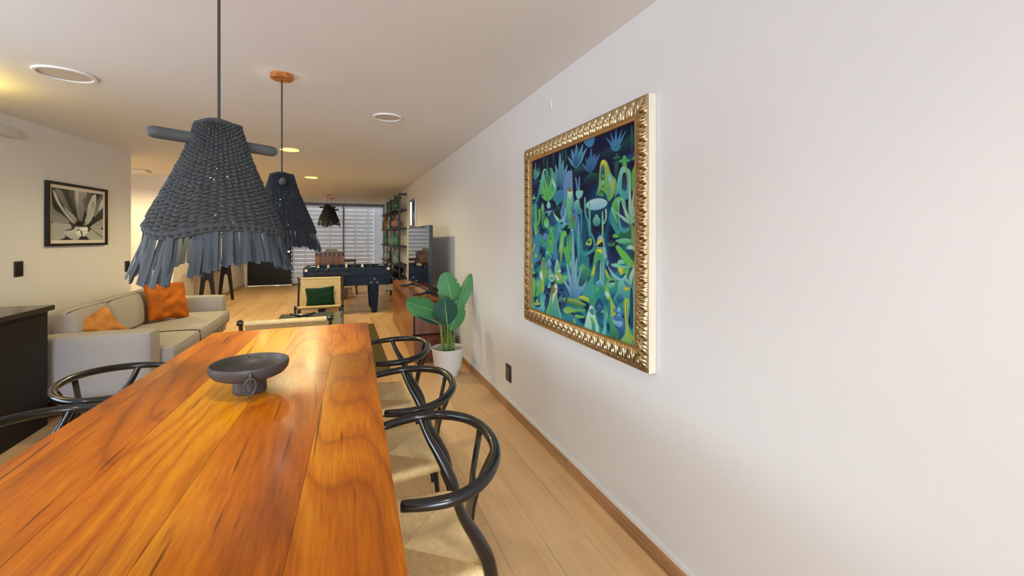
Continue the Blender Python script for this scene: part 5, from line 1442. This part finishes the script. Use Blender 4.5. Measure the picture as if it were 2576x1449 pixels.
B = [  # x, y, shelf, shape, radius, height, glass, label
    (1.06, 9.10, 0, 'jug', 0.075, 0.30, 'dgreen', 'olive glass jug nearest on the top shelf'),
    (1.05, 9.36, 0, 'tall', 0.045, 0.26, 'green', 'green bottle in the middle of the top shelf'),
    (1.10, 10.75, 0, 'jug', 0.07, 0.28, 'green', 'green jug at the far end of the top shelf'),
    (1.10, 9.30, 1, 'round', 0.115, 0.21, 'terra', 'round pink terracotta vase on the second shelf'),
    (1.07, 10.05, 1, 'tall', 0.05, 0.32, 'dgreen', 'tall olive bottle behind the pink vase'),
    (1.03, 10.35, 1, 'jar', 0.06, 0.19, 'clear', 'clear patterned jar left of the pink vase'),
    (1.02, 10.95, 1, 'tall', 0.075, 0.30, 'amber', 'amber bottle at the far end of the second shelf'),
    (1.07, 9.20, 2, 'tall', 0.062, 0.29, 'green', 'green bottle nearest on the third shelf'),
    (1.04, 9.55, 2, 'tall', 0.055, 0.25, 'aqua', 'pale aqua bottle second on the third shelf'),
    (1.06, 10.0, 2, 'jug', 0.075, 0.32, 'clear', 'clear glass flask in the middle of the third shelf'),
    (1.03, 10.9, 2, 'tall', 0.06, 0.30, 'green', 'green bottle at the far end of the third shelf'),
    (1.06, 9.15, 3, 'jug', 0.07, 0.25, 'clear', 'clear bottle nearest on the fourth shelf'),
    (1.07, 9.45, 3, 'tall', 0.06, 0.32, 'green', 'bright green bottle behind the clear one on the fourth shelf'),
    (1.03, 10.7, 3, 'jug', 0.085, 0.32, 'clear', 'large clear bottle at the far end of the fourth shelf'),
]
for x, y, s, sp, r, h, g, lab in B:
    vase = g == 'terra'
    t = thing('vase' if vase else ('glass_jar' if sp == 'jar' else 'glass_bottle'), lab, 'vase' if vase else 'bottle', (x, y, LV[s] + 0.0005), 0, None if vase else 'glass bottles on the wall shelves')
    pr = [(max(0.0, a * r), b * h) for a, b in SHP[sp]]
    MB().lathe(pr, 24, cap=False).build('body', m_terra if vase else GL[g], t, smooth=50)
    if not vase and sp != 'jar':
        MB().lathe([(0, 0), (r * 0.24, 0), (r * 0.27, 0.02), (0, 0.022)], 12, T(0, 0, h - 0.008)).build('stopper', m_cork, t)
hp = thing('round_bag', 'round black bag on the lower shelf of the black rack', 'bag', (1.10, 9.25, LV[4]))
MB().lathe([(0, 0.0), (0.07, 0.005), (0.115, 0.05), (0.125, 0.11), (0.10, 0.17), (0.05, 0.20), (0, 0.205)], 24, cap=False).build('body', m_blackm, hp)
MB().tube([(-0.05, 0, 0.19), (-0.04, 0, 0.235), (0.04, 0, 0.235), (0.05, 0, 0.19)], 0.008, 8, smooth=4).build('handle', m_blackm, hp)

def shoe(label, loc, rz):
    t = thing('sneaker', label, 'shoe', loc, rz, 'cream sneakers on the lowest shelf')
    b = MB()
    nv, nu = 11, 14
    L = [0, 0.06, 0.15, 0.3, 0.45, 0.6, 0.72, 0.84, 0.93, 0.98, 1.0]
    Wd = [0.5, 0.8, 0.9, 0.86, 0.82, 0.9, 1.0, 1.0, 0.8, 0.5, 0.2]
    Hh = [0.75, 0.95, 1.0, 0.98, 0.9, 0.72, 0.56, 0.46, 0.38, 0.3, 0.15]
    def fn(i, j):
        a = 2 * PI * i / nu
        return (math.cos(a) * 0.045 * Wd[j], L[j] * 0.27, 0.022 + max(0, math.sin(a)) * 0.085 * Hh[j] + min(0, math.sin(a)) * 0.004)
    b.grid(nu, nv, fn, wrap=True)
    b.build('upper', m_cream, t)
    MB().prism([(0.047 * w_ * s, l_ * 0.27) for s, seq in ((1, list(zip(Wd, L))), (-1, list(zip(Wd, L))[::-1])) for w_, l_ in seq], 0.0, 0.024).build('sole', m_white, t)
    return t
shoe('cream sneaker on the lowest shelf, nearer of the pair', (1.055, 8.92, LV[5] + 0.0005), 1.2)
shoe('cream sneaker on the lowest shelf, farther of the pair', (1.055, 9.12, LV[5] + 0.0005), 1.3)
